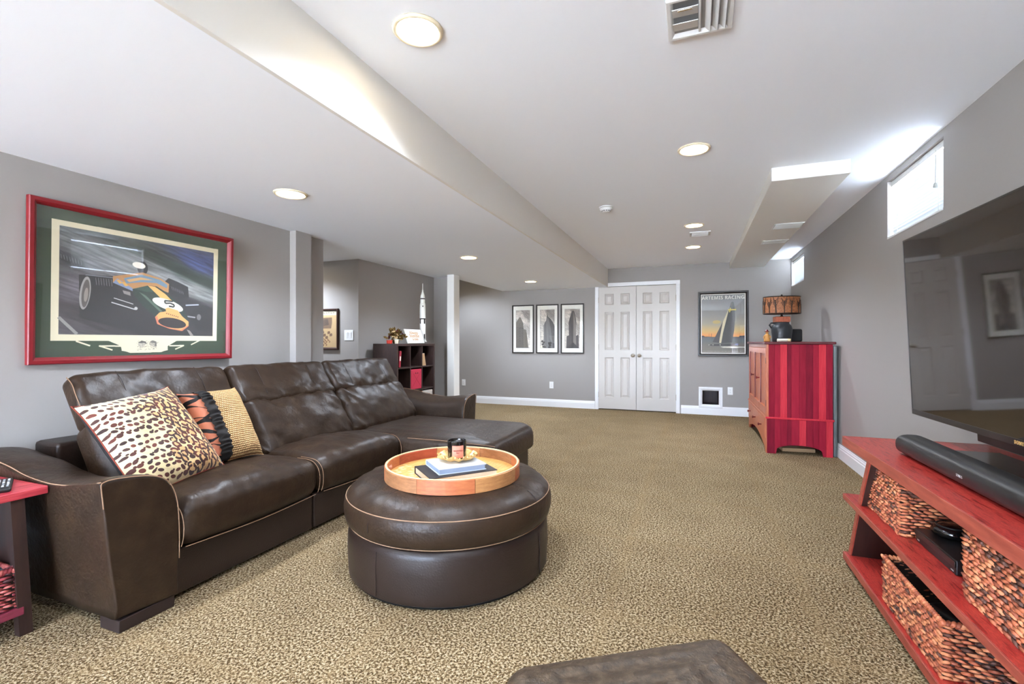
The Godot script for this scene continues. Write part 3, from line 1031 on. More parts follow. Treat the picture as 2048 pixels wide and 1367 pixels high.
func tower_print(n: int) -> Image:
	var w := 220
	var h := 560
	var bg := clouds(44, 112, [[200, 60, 300, 80, col(200, 190, 178)], [700, 120, 300, 60, col(150, 142, 134)], [450, 250, 300, 60, col(216, 208, 196)], [200, 420, 300, 80, col(190, 184, 174)], [850, 500, 300, 80, col(176, 168, 158)], [600, 800, 400, 120, col(212, 204, 190)]], 0.25, 0.3, 40 + n)
	bg.resize(w, h, Image.INTERPOLATE_CUBIC)
	var im := bg
	var dark := col(70, 66, 60)
	if n == 0:
		fill_poly(im, [[0, 330], [60, 300], [240, 190], [340, 190], [500, 330], [540, 470], [600, 520], [620, 500], [700, 520], [760, 600], [880, 1000], [0, 1000]], col(112, 104, 92))
		fill_poly(im, [[0, 330], [60, 300], [180, 230], [200, 480], [0, 470]], col(110, 102, 90))
		fill_line(im, [[285, 200], [285, 130]], 5, col(90, 84, 76))
		for k in 17:
			fill_line(im, [[0, 520 + k * 30], [220, 500 + k * 30]], 5, col(66, 60, 54))
		for x in [250, 340, 420, 520]:
			fill_line(im, [[x - 20, 330], [x, 1000]], 6, col(84, 78, 70))
		for k in 12:
			fill_line(im, [[280, 470 + k * 44], [300, 488 + k * 44]], 12, dark)
			fill_line(im, [[440, 480 + k * 44], [462, 498 + k * 44]], 12, dark)
			fill_line(im, [[640, 600 + k * 36], [780, 606 + k * 36]], 5, col(96, 88, 70))
		fill_line(im, [[0, 465], [520, 470]], 6, dark)
	elif n == 1:
		fill_poly(im, [[250, 410], [340, 330], [420, 280], [470, 180], [485, 80], [530, 180], [720, 240], [880, 330], [960, 400], [1000, 460], [1000, 1000], [260, 1000]], col(112, 110, 108))
		fill_poly(im, [[540, 190], [720, 240], [880, 330], [960, 400], [1000, 460], [1000, 1000], [880, 1000], [760, 560], [620, 260]], col(78, 76, 74))
		fill_poly(im, [[340, 330], [400, 300], [470, 1000], [400, 1000]], col(92, 90, 88))
		fill_poly(im, [[475, 190], [485, 80], [560, 210], [520, 220]], col(66, 64, 62))
		for k in 5:
			fill_line(im, [[470 + k * 40, 300 + k * 20], [520 + k * 70, 1000]], 2, col(108, 106, 104))
		for q in [[80, 800], [110, 880], [180, 830], [160, 940], [560, 850], [600, 900], [640, 840], [560, 960], [260, 960]]:
			fill_poly(im, [[q[0], q[1]], [q[0] + 150, q[1] - 10], [q[0] + 170, q[1] + 40], [q[0] + 20, q[1] + 50]], col(50, 46, 42))
		fill_poly(im, [[0, 960], [90, 920], [200, 990], [0, 1000]], col(230, 226, 200))
	else:
		fill_poly(im, [[400, 150], [470, 60], [560, 45], [640, 80], [720, 230], [770, 390], [720, 500], [740, 680], [900, 655], [930, 1000], [100, 1000], [130, 690], [280, 670], [270, 410], [250, 350]], col(80, 74, 72))
		fill_poly(im, [[560, 50], [640, 80], [720, 230], [770, 390], [730, 500], [750, 800], [760, 1000], [560, 1000]], col(132, 124, 116))
		fill_poly(im, [[560, 45], [640, 80], [720, 230], [770, 380], [740, 400], [640, 180]], col(66, 60, 58))
		for k in 26:
			fill_line(im, [[290, 240 + k * 28], [550, 236 + k * 28]], 2, col(64, 58, 56))
			fill_line(im, [[580, 240 + k * 28], [740, 250 + k * 28]], 2, col(108, 100, 94))
		fill_poly(im, [[100, 990], [560, 850], [900, 980], [900, 1000], [100, 1000]], col(56, 52, 50))
	fill_line(im, [[0, 0], [1000, 0], [1000, 1000], [0, 1000], [0, 0]], 7, col(60, 58, 54))
	return im

func sail_print() -> Image:
	var w := 320
	var h := 448
	var im := blank(w, h, col(240, 236, 224))
	var stops := ramp([[0.0, col(112, 114, 114)], [0.12, col(124, 124, 122)], [0.35, col(148, 146, 140)], [0.5, col(170, 162, 140)], [0.62, col(214, 180, 112)], [0.7, col(240, 160, 84)], [0.715, col(240, 170, 90)], [0.716, col(86, 88, 86)], [0.76, col(96, 104, 106)], [0.85, col(116, 112, 102)], [1.0, col(132, 126, 114)]])
	for y in range(8, h - 8):
		im.fill_rect(Rect2i(8, y, w - 16, 1), stops.sample(float(y) / h))
	fill_poly(im, oval(360, 470, Vector2(90, 0), Vector2(0, 30)), col(196, 172, 112))
	fill_poly(im, [[25, 700], [60, 694], [100, 712], [250, 714], [250, 722], [25, 722]], col(70, 68, 66))
	fill_poly(im, [[860, 700], [975, 696], [975, 724], [860, 722]], col(66, 64, 64))
	for x in [190, 240, 250, 870]:
		fill_line(im, [[x, 660], [x, 712]], 1.5, col(150, 110, 80))
	fill_poly(im, [[612, 280], [640, 290], [500, 820], [420, 818], [430, 720], [500, 470]], col(216, 204, 166))
	fill_poly(im, [[500, 460], [440, 700], [410, 815], [270, 805], [340, 700]], col(68, 68, 66))
	fill_poly(im, [[680, 150], [705, 138], [735, 145], [755, 210], [768, 400], [750, 600], [700, 810], [460, 830], [500, 660], [620, 300]], col(66, 68, 68))
	fill_poly(im, [[670, 200], [690, 160], [712, 160], [700, 210], [676, 230]], col(96, 84, 78))
	fill_line(im, [[612, 272], [790, 268]], 9, col(226, 206, 90))
	fill_line(im, [[668, 236], [646, 312]], 8, col(226, 206, 90))
	fill_poly(im, [[150, 852], [300, 838], [760, 826], [780, 850], [640, 866], [260, 868]], col(60, 62, 62))
	for x in [190, 280, 440]:
		fill_poly(im, oval(x, 850, Vector2(12, 0), Vector2(0, 7)), col(206, 200, 180))
	fill_poly(im, [[760, 830], [850, 828], [840, 858], [770, 856]], col(72, 84, 122))
	fill_poly(im, [[440, 880], [700, 874], [975, 880], [975, 892], [700, 902], [500, 896]], col(226, 220, 202))
	for k in 26:
		fill_line(im, [[50 + k * 33, 958], [50 + k * 33 + 12 + (k * 7) % 12, 957]], 4, col(196, 190, 176))
	return im

func old_paper_print() -> Image:
	var im := blank(200, 300, col(200, 168, 116))
	fill_poly(im, [[0, 0], [1000, 0], [1000, 120], [0, 120]], col(206, 200, 176))
	for k in 8:
		fill_line(im, [[80 + k * 105, 50], [80 + k * 105 + 70, 50 + (k * 13) % 20]], 10, col(160, 152, 130))
	fill_poly(im, [[150, 190], [780, 180], [780, 330], [740, 480], [150, 480]], col(122, 92, 62))
	fill_poly(im, [[220, 240], [600, 220], [640, 380], [300, 420]], col(88, 66, 46))
	for k in 14:
		var x := 180 + (k * 97) % 560
		var y := 520 + (k * 61) % 190
		fill_poly(im, [[x, y], [x + 90, y - 12], [x + 110, y + 50], [x + 10, y + 60]], col(110, 76, 44))
	for k in 10:
		var x := 250 + (k * 71) % 420
		var y := 740 + (k * 47) % 180
		fill_line(im, [[x, y], [x + 90, y + 40], [x + 40, y + 70]], 7, col(130, 84, 46))
	return im

# ------------------------------------------------------------------ things on the walls
func framed(called: String, label: String, category: String, at: Vector3, basis: Basis, w: float, h: float, bar: float, depth: float, fm: Material, pm: Material, margin: Vector2, mm: Material, glass := true, group := "") -> Node3D:
	var t := thing(called, label, category, at, 0.0, group)
	t.basis = basis
	part(t, "frame", frame_mesh(w, h, bar, depth), fm)
	part(t, "backing", box(w - 0.01, h - 0.01, 0.004, 0.001), M["frame_black"], Vector3(0, 0, 0.002))
	var iw := w - 2 * bar + 0.006
	var ih := h - 2 * bar + 0.006
	if mm:
		var ring := frame_mesh(iw, ih, 0.0, 0.0) if false else null
		var mx := margin.x
		var my := margin.y
		var list := [slab(-iw / 2, -iw / 2 + mx, -ih / 2, ih / 2, 0, 0.002), slab(iw / 2 - mx, iw / 2, -ih / 2, ih / 2, 0, 0.002), slab(-iw / 2 + mx, iw / 2 - mx, ih / 2 - my, ih / 2, 0, 0.002), slab(-iw / 2 + mx, iw / 2 - mx, -ih / 2, -ih / 2 + my, 0, 0.002)]
		part(t, "mat_board", join(list), mm, Vector3(0, 0, 0.0055))
		part(t, "print", quad(iw - 2 * mx + 0.004, ih - 2 * my + 0.004), pm, Vector3(0, 0, 0.0052))
	else:
		part(t, "print", quad(iw, ih), pm, Vector3(0, 0, 0.0052))
	if glass:
		part(t, "glass_pane", plain_box(iw, ih, 0.002), M["glass"], Vector3(0, 0, 0.0095))
	return t

func plate(label: String, at: Vector3, basis: Basis) -> void:
	var t := thing("wall_outlet", label, "outlet", at, 0.0, "white wall outlets")
	t.basis = basis
	part(t, "cover_plate", box(0.072, 0.117, 0.006, 0.003), M["white_plastic"], Vector3(0, 0, 0.003))
	part(t, "socket", box(0.034, 0.066, 0.004, 0.002), M["white_plastic"], Vector3(0, 0, 0.0065))
	for y in [-0.018, 0.018]:
		part(t, "slot", box(0.0022, 0.008, 0.001, 0.0003), M["black_matte"], Vector3(-0.006, y + 0.003, 0.0084))
		part(t, "slot", box(0.0022, 0.008, 0.001, 0.0003), M["black_matte"], Vector3(0.006, y + 0.003, 0.0084))
		part(t, "slot", box(0.004, 0.004, 0.001, 0.0003), M["black_matte"], Vector3(0, y - 0.007, 0.0084))

func build_wall_things() -> void:
	var facing_right := Basis(Vector3.UP, PI / 2)     # hung on the left wall, facing +x
	var b := Basis(Vector3.UP, PI / 2 - deg_to_rad(1.2)) * Basis(Vector3.RIGHT, deg_to_rad(1.2))
	framed("race_car_picture", "large red-framed picture of a green racing car number 5 above the sofa", "picture", Vector3(XL + 0.016, 1.429, -1.853), b, 1.092, 0.848, 0.036, 0.03, M["frame_red"], print_mat("race_print", race_print()), Vector2.ZERO, null)
	var tw := ["narrow black-framed picture of a stepped stone tower, leftmost of the three skyscrapers", "narrow black-framed picture of a pointed glass tower, middle one of the three skyscrapers", "narrow black-framed picture of a rounded wedge tower, nearest the double doors"]
	for k in 3:
		framed("tower_picture", tw[k], "picture", Vector3([-2.824, -2.376, -1.932][k], 1.3475, ZB + 0.003), Basis.IDENTITY, 0.402, 0.85, 0.02, 0.022, M["frame_black"], print_mat("tower_print_%d" % k, tower_print(k)), Vector2(0.052, 0.074), M["mat_white"], true, "three narrow skyscraper pictures")
	var p := framed("sailing_poster", "dark-framed sailing race poster with a catamaran at sunset beside the double doors", "poster", Vector3(0.41, 1.397, ZB + 0.003), Basis.IDENTITY, 0.702, 0.99, 0.04, 0.028, M["frame_black"], print_mat("sail_print", sail_print()), Vector2.ZERO, null)
	part(p, "title", lettering("ARTEMIS RACING", 0.072, 0.0006, "Droid Sans", true), M["mat_white"], Vector3(0, 0.398, 0.0068))
	framed("old_paper_picture", "brown-framed old printed paper on the passage wall beside the light switch", "picture", Vector3(-3.897, 1.264, -4.217), Basis.IDENTITY, 0.36, 0.462, 0.026, 0.022, M["frame_brown"], print_mat("old_paper", old_paper_print()), Vector2(0.0, 0.0), null)
	var s := thing("light_switch", "white double light switch plate on the wall beside the passage", "light switch", Vector3(-3.578, 1.195, -4.22))
	part(s, "cover_plate", box(0.124, 0.116, 0.006, 0.003), M["white_plastic"], Vector3(0, 0, 0.003))
	for x in [-0.024, 0.024]:
		part(s, "rocker", box(0.033, 0.066, 0.006, 0.002), M["white_plastic"], Vector3(x, 0, 0.007), Vector3(deg_to_rad(5), 0, 0))
	plate("white wall outlet low on the back wall, beside the white post", Vector3(-4.0, 0.367, ZB), Basis.IDENTITY)
	plate("white wall outlet under the three skyscraper pictures", Vector3(-2.302, 0.376, ZB), Basis.IDENTITY)
	plate("white wall outlet between the pet door and the red armoire", Vector3(0.512, 0.377, ZB), Basis.IDENTITY)
	var d := thing("pet_door", "small white-framed pet door low in the wall under the sailing poster", "pet door", Vector3(0.2365, 0.252, ZB))
	part(d, "frame", frame_mesh(0.338, 0.318, 0.052, 0.018), M["trim_paint"], Vector3(0, 0.015, 0))
	part(d, "sill", box(0.25, 0.02, 0.06, 0.003), M["trim_paint"], Vector3(0, -0.108, -0.014))
	part(d, "tunnel", join([slab(-0.118, -0.112, -0.116, 0.118, -0.4, -0.002), slab(0.112, 0.118, -0.116, 0.118, -0.4, -0.002), slab(-0.118, 0.118, 0.112, 0.118, -0.4, -0.002), slab(-0.118, 0.118, -0.117, -0.112, -0.4, -0.044), slab(-0.118, 0.118, -0.117, 0.118, -0.41, -0.4)]), M["espresso"])

# ------------------------------------------------------------------ leather sectional
# wrinkles: soft ridges that follow the cushion
func crease(p: Vector3, amp: float, f: FastNoiseLite, s: Vector3) -> float:
	var a := f.get_noise_3d(p.x * s.x, p.y * s.y, p.z * s.z)
	return amp * (1.0 - 2.0 * absf(a)) * 0.5 + amp * 0.6 * f.get_noise_3d(p.z * s.z * 0.4 + 9.0, p.x * s.x * 0.4, p.y * s.y * 0.4)

func arm_ring(x: float, lift: float, grow: float, side: float, zc: float) -> PackedVector3Array:
	# outline of the arm in the zy plane; side +1: outer face towards +z
	var pts := [Vector2(-0.115, 0.045), Vector2(-0.118, 0.2), Vector2(-0.118, 0.33), Vector2(-0.112, 0.43), Vector2(-0.094, 0.505), Vector2(-0.062, 0.553), Vector2(-0.02, 0.578), Vector2(0.04, 0.594), Vector2(0.1, 0.602), Vector2(0.145, 0.604), Vector2(0.163, 0.597), Vector2(0.167, 0.58), Vector2(0.155, 0.45), Vector2(0.136, 0.28), Vector2(0.122, 0.14), Vector2(0.115, 0.045)]
	var c := Curve2D.new()
	for i in pts.size():
		var q: Vector2 = pts[i]
		var t := Vector2.ZERO
		if i > 0 and i < pts.size() - 1:
			t = (pts[i + 1] - pts[i - 1]) / 6.0
		c.add_point(q, -t, t)
	var ring := PackedVector3Array()
	var mid := Vector2(0.02, 0.32)
	for i in pts.size() - 1:
		for k in 3:
			var q := c.sample(i, k / 3.0)
			if q.y > 0.3:
				q.y += lift * smoothstep(0.3, 0.56, q.y)
			q = mid + (q - mid) * grow
			ring.append(Vector3(x, q.y, zc + side * q.x))
	return ring

func make_arm(side: float, zc: float, base: Vector3, x0: float, x1: float) -> ArrayMesh:
	var rings := []
	var f := noise(FastNoiseLite.TYPE_SIMPLEX_SMOOTH, 1.0, 2, 7)
	for e in [[0.0, 0.94], [0.004, 0.975], [0.012, 0.995], [0.03, 1.0]]:
		rings.append(arm_ring(x1 - e[0], 0.0, e[1], side, zc))
	var n := 22
	for k in range(1, n + 1):
		var t := float(k) / n
		rings.append(arm_ring(lerpf(x1 - 0.03, x0, t), -0.038 * sin(PI * clampf(t * 1.5, 0, 1)) + 0.035 * smoothstep(0.55, 1.0, t), 1.0 if k < n else 0.98, side, zc))
	for r in rings:
		for j in r.size():
			var p: Vector3 = r[j]
			r[j] = p - base + Vector3(0, 0.003 * f.get_noise_3d(p.x * 9, p.y * 9, p.z * 9), 0.004 * f.get_noise_3d(p.x * 5, p.y * 5, p.z * 5))
	return loft(rings)

func seam(list: Array, base: Vector3, r := 0.0022) -> ArrayMesh:
	var c := Curve3D.new()
	for i in list.size():
		var t := Vector3.ZERO
		if i > 0 and i < list.size() - 1:
			t = (list[i + 1] - list[i - 1]) / 6.0
		c.add_point(list[i] - base, -t, t)
	var pts := []
	for i in list.size() - 1:
		for k in 5:
			pts.append(c.sample(i, k / 5.0))
	pts.append(list[-1] - base)
	return tube(pts, r, 6)

func build_sofa() -> void:
	var base := Vector3(-2.56, 0, -2.68)
	var s := thing("sectional_sofa", "dark brown leather sectional sofa with a chaise along the left wall", "sofa", base)
	var lm: Material = M["leather"]
	part(s, "arm", make_arm(1.0, -1.238, base, -3.05, -2.045), lm)
	part(s, "arm", make_arm(-1.0, -4.115, base, -3.05, -2.045), lm)
	# stitched edges round the arm fronts
	for e in [[1.0, -1.238], [-1.0, -4.115]]:
		var ring := arm_ring(-2.044, 0.0, 0.99, e[0], e[1])
		var l := []
		for i in range(3, ring.size() - 8, 2):
			l.append(ring[i])
		part(s, "stitching", seam(l, base), M["thread"])
		var back := []
		for k in 12:
			var t := k / 11.0
			var rr := arm_ring(lerpf(-2.05, -3.0, t), -0.038 * sin(PI * clampf(t * 1.5, 0, 1)) + 0.035 * smoothstep(0.55, 1.0, t), 1.004, e[0], e[1])
			back.append(rr[30])
		part(s, "stitching", seam(back, base), M["thread"])
	# carcass and base panels
	part(s, "back_frame", box(0.2, 0.59, 2.72, 0.02), M["leather_smooth"], Vector3(-2.965, 0.335, -2.68) - base)
	for e in [[-1.358, -2.155], [-2.165, -2.965]]:
		part(s, "base_panel", soft(Vector3(0.62, 0.2, e[0] - e[1]), 0.014, Vector3i(4, 4, 16), 2), M["leather_smooth"], Vector3(-2.40, 0.122, (e[0] + e[1]) / 2) - base)
	part(s, "chaise_base", padded(-2.72, -1.33, -3.95, -2.99, [0.02, 0.16, 0.06, 0.02], [Vector2(0.03, 0.01), Vector2(0.04, 0.0), Vector2(0.25, 0.0), Vector2(0.262, 0.01)], 0.0, 4), M["leather_smooth"], -base)
	for p in [Vector3(-2.115, 0.025, -1.24), Vector3(-2.95, 0.025, -1.24), Vector3(-2.115, 0.025, -4.115), Vector3(-2.95, 0.025, -4.115)]:
		part(s, "foot", box(0.12, 0.05, 0.208, 0.004), M["dark_foot"], p - base)
	for p in [Vector3(-1.5, 0.016, -3.1), Vector3(-1.55, 0.016, -3.84)]:
		part(s, "foot", lathe([Vector2(0, 0.016), Vector2(0.03, 0.016), Vector2(0.026, -0.016), Vector2(0, -0.016)], 16), M["dark_foot"], p - base)
	# seats: domed, falling to the front edge
	var f := noise(FastNoiseLite.TYPE_SIMPLEX_SMOOTH, 1.0, 3, 11)
	for e in [[-1.352, -2.158, 3.0], [-2.162, -2.972, 17.0]]:
		var c := Vector3(-2.375, 0.335, (e[0] + e[1]) / 2)
		var half: float = (e[0] - e[1]) / 2.0
		var bend := func(p: Vector3) -> Vector3:
			var u := p.x / 0.345
			var w := p.z / half
			var q := p
			if p.y > 0:
				q.y += 0.032 * (1.0 - w * w) * (1.0 - 0.5 * u * u) - 0.03 * smoothstep(0.2, -1.0, u) - 0.012 * smoothstep(0.5, 1.0, u)
				q.y += 0.009 * f.get_noise_3d(p.x * 4.0 + e[2], 0, p.z * 7.0) + 0.004 * (1.0 - 3.0 * absf(f.get_noise_3d(p.x * 3.0, e[2], p.z * 9.0))) * smoothstep(0.3, 1.0, u)
			elif u > 0.5:
				q.y -= 0.004 * cos(w * 2.0)
			q.x += 0.016 * (1.0 - w * w) * smoothstep(0.4, 1.0, u) + 0.004 * f.get_noise_2d(p.z * 6.0, p.y * 5.0) * smoothstep(0.4, 1.0, u)
			return q
		part(s, "seat_cushion", soft(Vector3(0.69, 0.215, half * 2 - 0.002), 0.075, Vector3i(22, 6, 30), 5, bend), lm, c - base)
		for z in [e[0] - 0.012, e[1] + 0.012]:
			part(s, "stitching", seam([Vector3(-2.2, 0.432, z), Vector3(-2.1, 0.426, z), Vector3(-2.052, 0.398, z), Vector3(-2.031, 0.35, z), Vector3(-2.031, 0.29, z), Vector3(-2.045, 0.245, z)], base, 0.0018), M["thread"])
		part(s, "stitching", seam([Vector3(-2.044, 0.238, e[0] - 0.03), Vector3(-2.028, 0.231, c.z), Vector3(-2.044, 0.238, e[1] + 0.03)], base, 0.0018), M["thread"])
	# chaise: rounded far corner, crumpled top
	var cb := func(p: Vector3) -> Vector3:
		var q := p
		var top := smoothstep(0.36, 0.42, p.y)
		q.y += top * (0.007 * f.get_noise_3d(p.x * 3.0, 4.0, p.z * 3.0) + 0.007 * (1.0 - 3.4 * absf(f.get_noise_3d(p.x * 2.2 + p.z * 1.5, 8.0, p.z * 4.0 - p.x))) * smoothstep(-1.3, -1.9, p.x))
		return q - base
	part(s, "chaise_cushion", padded(-2.74, -1.275, -3.985, -2.978, [0.03, 0.22, 0.1, 0.03], [Vector2(0.235, 0.03), Vector2(0.228, 0.012), Vector2(0.245, 0.001), Vector2(0.3, 0.0), Vector2(0.345, 0.004), Vector2(0.378, 0.018), Vector2(0.398, 0.042), Vector2(0.408, 0.072)], 0.026, 22, 12, cb), lm)
	part(s, "stitching", seam([Vector3(-2.0, 0.402, -3.0), Vector3(-1.7, 0.404, -2.999), Vector3(-1.4, 0.398, -3.0), Vector3(-1.3, 0.385, -3.03)], base, 0.002), M["thread"])
	# three reclined backs: headrest above a fuller lumbar cushion
	var lean := deg_to_rad(33)
	for e in [[-1.352, -2.165, 1.0], [-2.17, -3.02, 5.0], [-3.025, -3.905, 9.0]]:
		var zc: float = (e[0] + e[1]) / 2
		var half: float = (e[0] - e[1]) / 2.0
		var hb := func(p: Vector3) -> Vector3:
			var w := p.z / half
			var v := p.y / 0.16
			var q := p
			if p.x > 0:
				q.x += 0.014 * (1 - w * w) * (1 - v * v) + 0.015 * f.get_noise_3d(p.y * 6.0, e[2], p.z * 5.0)
				q.x += 0.015 * (1.0 - 3.0 * absf(f.get_noise_3d(p.y * 4.0 + p.z * 3.0, e[2] + 2.0, p.z * 4.0))) * smoothstep(0.2, -1.0, v)
			q.y += 0.008 * (1 - w * w) * signf(v) + 0.004 * f.get_noise_2d(p.z * 7.0, e[2])
			return q
		part(s, "headrest", soft(Vector3(0.125, 0.305, half * 2 - 0.004), 0.045, Vector3i(3, 14, 30), 4, hb), lm, Vector3(-2.806, 0.815, zc) - base, Vector3(0, 0, lean))
		var lb := func(p: Vector3) -> Vector3:
			var w := p.z / half
			var v := p.y / 0.215
			var q := p
			if p.x > 0:
				q.x += 0.045 * (1 - w * w * w * w) * (1 - v * v) + 0.012 * f.get_noise_3d(p.y * 5.0, e[2] + 3.0, p.z * 4.0)
				q.x += 0.018 * (1.0 - 3.0 * absf(f.get_noise_3d(p.y * 3.0 - p.z * 4.0, e[2] + 6.0, p.z * 3.0))) * smoothstep(0.35, 1.0, absf(w) * 0.6 + absf(v) * 0.5)
			q.y += 0.004 * f.get_noise_2d(p.z * 8.0, e[2] + 4.0)
			return q
		part(s, "back_cushion", soft(Vector3(0.17, 0.43, half * 2 - 0.004), 0.06, Vector3i(3, 20, 30), 4, lb), lm, Vector3(-2.655, 0.535, zc) - base, Vector3(0, 0, lean))
		# vertical stitch lines on the headrest
		for z in [e[0] - 0.2, e[1] + 0.2]:
			var l := []
			for k in 5:
				var y := lerpf(0.145, -0.1, k / 4.0)
				var p := Vector3(0.0675 + 0.006 * (1 - pow(y / 0.15, 2)) + (0.004 if k > 0 else -0.012), y, z)
				l.append(Vector3(-2.806, 0.815, 0) + p.rotated(Vector3.BACK, lean))
			part(s, "stitching", seam(l, base, 0.0016), M["dark_foot"])
	var l := []
	for k in 7:
		var y := lerpf(0.14, -0.15, k / 6.0)
		l.append(Vector3(-2.806, 0.815, -1.356) + Vector3(0.045 - (0.02 if k == 0 else 0.0), y, 0).rotated(Vector3.BACK, lean))
	part(s, "stitching", seam(l, base, 0.002), M["thread"])

# ------------------------------------------------------------------ scatter cushions
func pillow_point(u: float, v: float, w: float, h: float, t: float, side: float, f: FastNoiseLite, push := 0.0) -> Vector3:
	var pinch := 0.075
	var x := w / 2 * u * (1.0 - pinch * (1.0 - v * v * v * v) * u * u)
	var y := h / 2 * v * (1.0 - pinch * (1.0 - u * u * u * u) * v * v)
	var full := pow(maxf(0.0, 1.0 - u * u * u * u), 0.55) * pow(maxf(0.0, 1.0 - v * v * v * v), 0.55)
	var z := side * (t / 2 * full + push)
	z += 0.008 * f.get_noise_3d(u * 1.6, v * 1.6, side * 3.0) * full
	return Vector3(x, y, z)

func pillow_patch(w: float, h: float, t: float, u0: float, u1: float, n: int, m: int, side: float, f: FastNoiseLite, push := 0.0, pleat := 0.0) -> ArrayMesh:
	var v := PackedVector3Array()
	var uv := PackedVector2Array()
	var idx := PackedInt32Array()
	for i in n + 1:
		for j in m + 1:
			var a := lerpf(u0, u1, float(i) / n)
			var b := lerpf(-1.0, 1.0, float(j) / m)
			var p := pillow_point(a, b, w, h, t, side, f, push)
			if pleat > 0.0:
				p.z += side * pleat * (0.6 + 0.5 * sin(b * 46.0 + 3.0 * sin(b * 9.0))) * sin(PI * i / n)
				p.x += 0.004 * sin(b * 40.0)
			v.append(p)
			uv.append(Vector2(a * 0.5 + 0.5, 0.5 - b * 0.5))
	for i in n:
		for j in m:
			var a := i * (m + 1) + j
			var q := [a, a + m + 1, a + m + 2, a, a + m + 2, a + 1]
			if side < 0:
				q = [a, a + m + 2, a + m + 1, a, a + 1, a + m + 2]
			for k in range(0, 6, 3):
				idx.append_array([q[k], q[k + 2], q[k + 1]])
	return am(v, idx, false, uv, false)

func leopard_print() -> Image:
	var im := blank(1024, 1024, col(236, 216, 168))
	var r := RandomNumberGenerator.new()
	r.seed = 77
	var bg := clouds(64, 64, [[100, 200, 200, 200, col(214, 196, 150)], [500, 150, 200, 200, col(216, 190, 138)], [850, 300, 200, 200, col(222, 182, 122)], [300, 600, 200, 200, col(212, 193, 146)], [700, 700, 200, 200, col(228, 196, 140)], [150, 900, 200, 200, col(210, 190, 144)], [900, 850, 200, 200, col(214, 172, 112)]], 0.1, 0.5, 3)
	bg.resize(1024, 1024, Image.INTERPOLATE_CUBIC)
	im.blit_rect(bg, Rect2i(0, 0, 1024, 1024), Vector2i.ZERO)
	var y := 20.0
	while y < 1000.0:
		var x := 12.0 + r.randf() * 30.0
		while x < 1000.0:
			var big := smoothstep(250.0, 800.0, x + 60.0 * sin(y * 0.01))
			var s := lerpf(28.0, 40.0, big) * r.randf_range(0.8, 1.15)
			var cx := x + r.randf_range(-8, 8)
			var cy := y + r.randf_range(-10, 10)
			var ang := r.randf_range(-0.4, 0.6) + big * 0.9
			var brown := col(92, 34, 20).lerp(col(44, 22, 18), r.randf())
			if big < 0.35 or r.randf() < 0.25:
				var ax := Vector2(cos(ang), sin(ang)) * s * 0.95
				var ay := Vector2(-sin(ang), cos(ang)) * s * r.randf_range(0.45, 0.7)
				fill_poly(im, oval(cx, cy, ax, ay, 12), brown)
				if r.randf() < 0.4:
					fill_poly(im, oval(cx + s * 0.9, cy - s * 0.5, ax * 0.5, ay * 0.6, 10), brown)
			else:
				var ax := Vector2(cos(ang), sin(ang)) * s * 1.15
				var ay := Vector2(-sin(ang), cos(ang)) * s * 0.72
				fill_poly(im, oval(cx, cy, ax * 0.95, ay * 0.9, 14), col(204, 158, 104))
				var arcs := r.randi_range(2, 3)
				var a0 := r.randf() * TAU
				for k in arcs:
					var l := []
					for q in 6:
						var a := a0 + TAU * (k + 0.62 * q / 5.0) / arcs
						var p := Vector2(cx, cy) + ax * cos(a) + ay * sin(a)
						l.append([p.x, p.y])
					fill_line(im, l, s * 0.6, brown)
					for q in l:
						fill_poly(im, oval(q[0], q[1], Vector2(s * 0.3, 0), Vector2(0, s * 0.3), 8), brown)
			x += s * 2.2 + 5.0
		y += lerpf(50.0, 66.0, r.randf())
	return im

func tiger_print() -> Image:
	var im := blank(256, 512, col(198, 120, 90))
	var r := RandomNumberGenerator.new()
	r.seed = 9
	for k in 13:
		var y := 40.0 + k * 76.0
		var l := []
		var m := []
		for q in 9:
			var x := q * 125.0
			var yy := y + 60.0 * sin(q * 0.9 + k * 1.7) + x * 0.12
			var t := 16.0 + 13.0 * sin(q * 1.3 + k)
			l.append([x, yy - t])
			m.push_front([x, yy + t])
		fill_poly(im, l + m, col(20, 16, 16))
	return im

func knit_image() -> Image:
	var im := Image.create(256, 256, false, Image.FORMAT_RGB8)
	for y in 256:
		for x in 256:
			var row := y / 16.0
			var off := 0.5 if int(row) % 2 == 1 else 0.0
			var u := fposmod(x / 16.0 + off, 1.0) - 0.5
			var v := fposmod(row, 1.0) - 0.5
			var d := 1.0 - clampf((u * u * 3.0 + v * v * 4.6), 0.0, 1.0)
			im.set_pixel(x, y, Color(d, d, d))
	return im

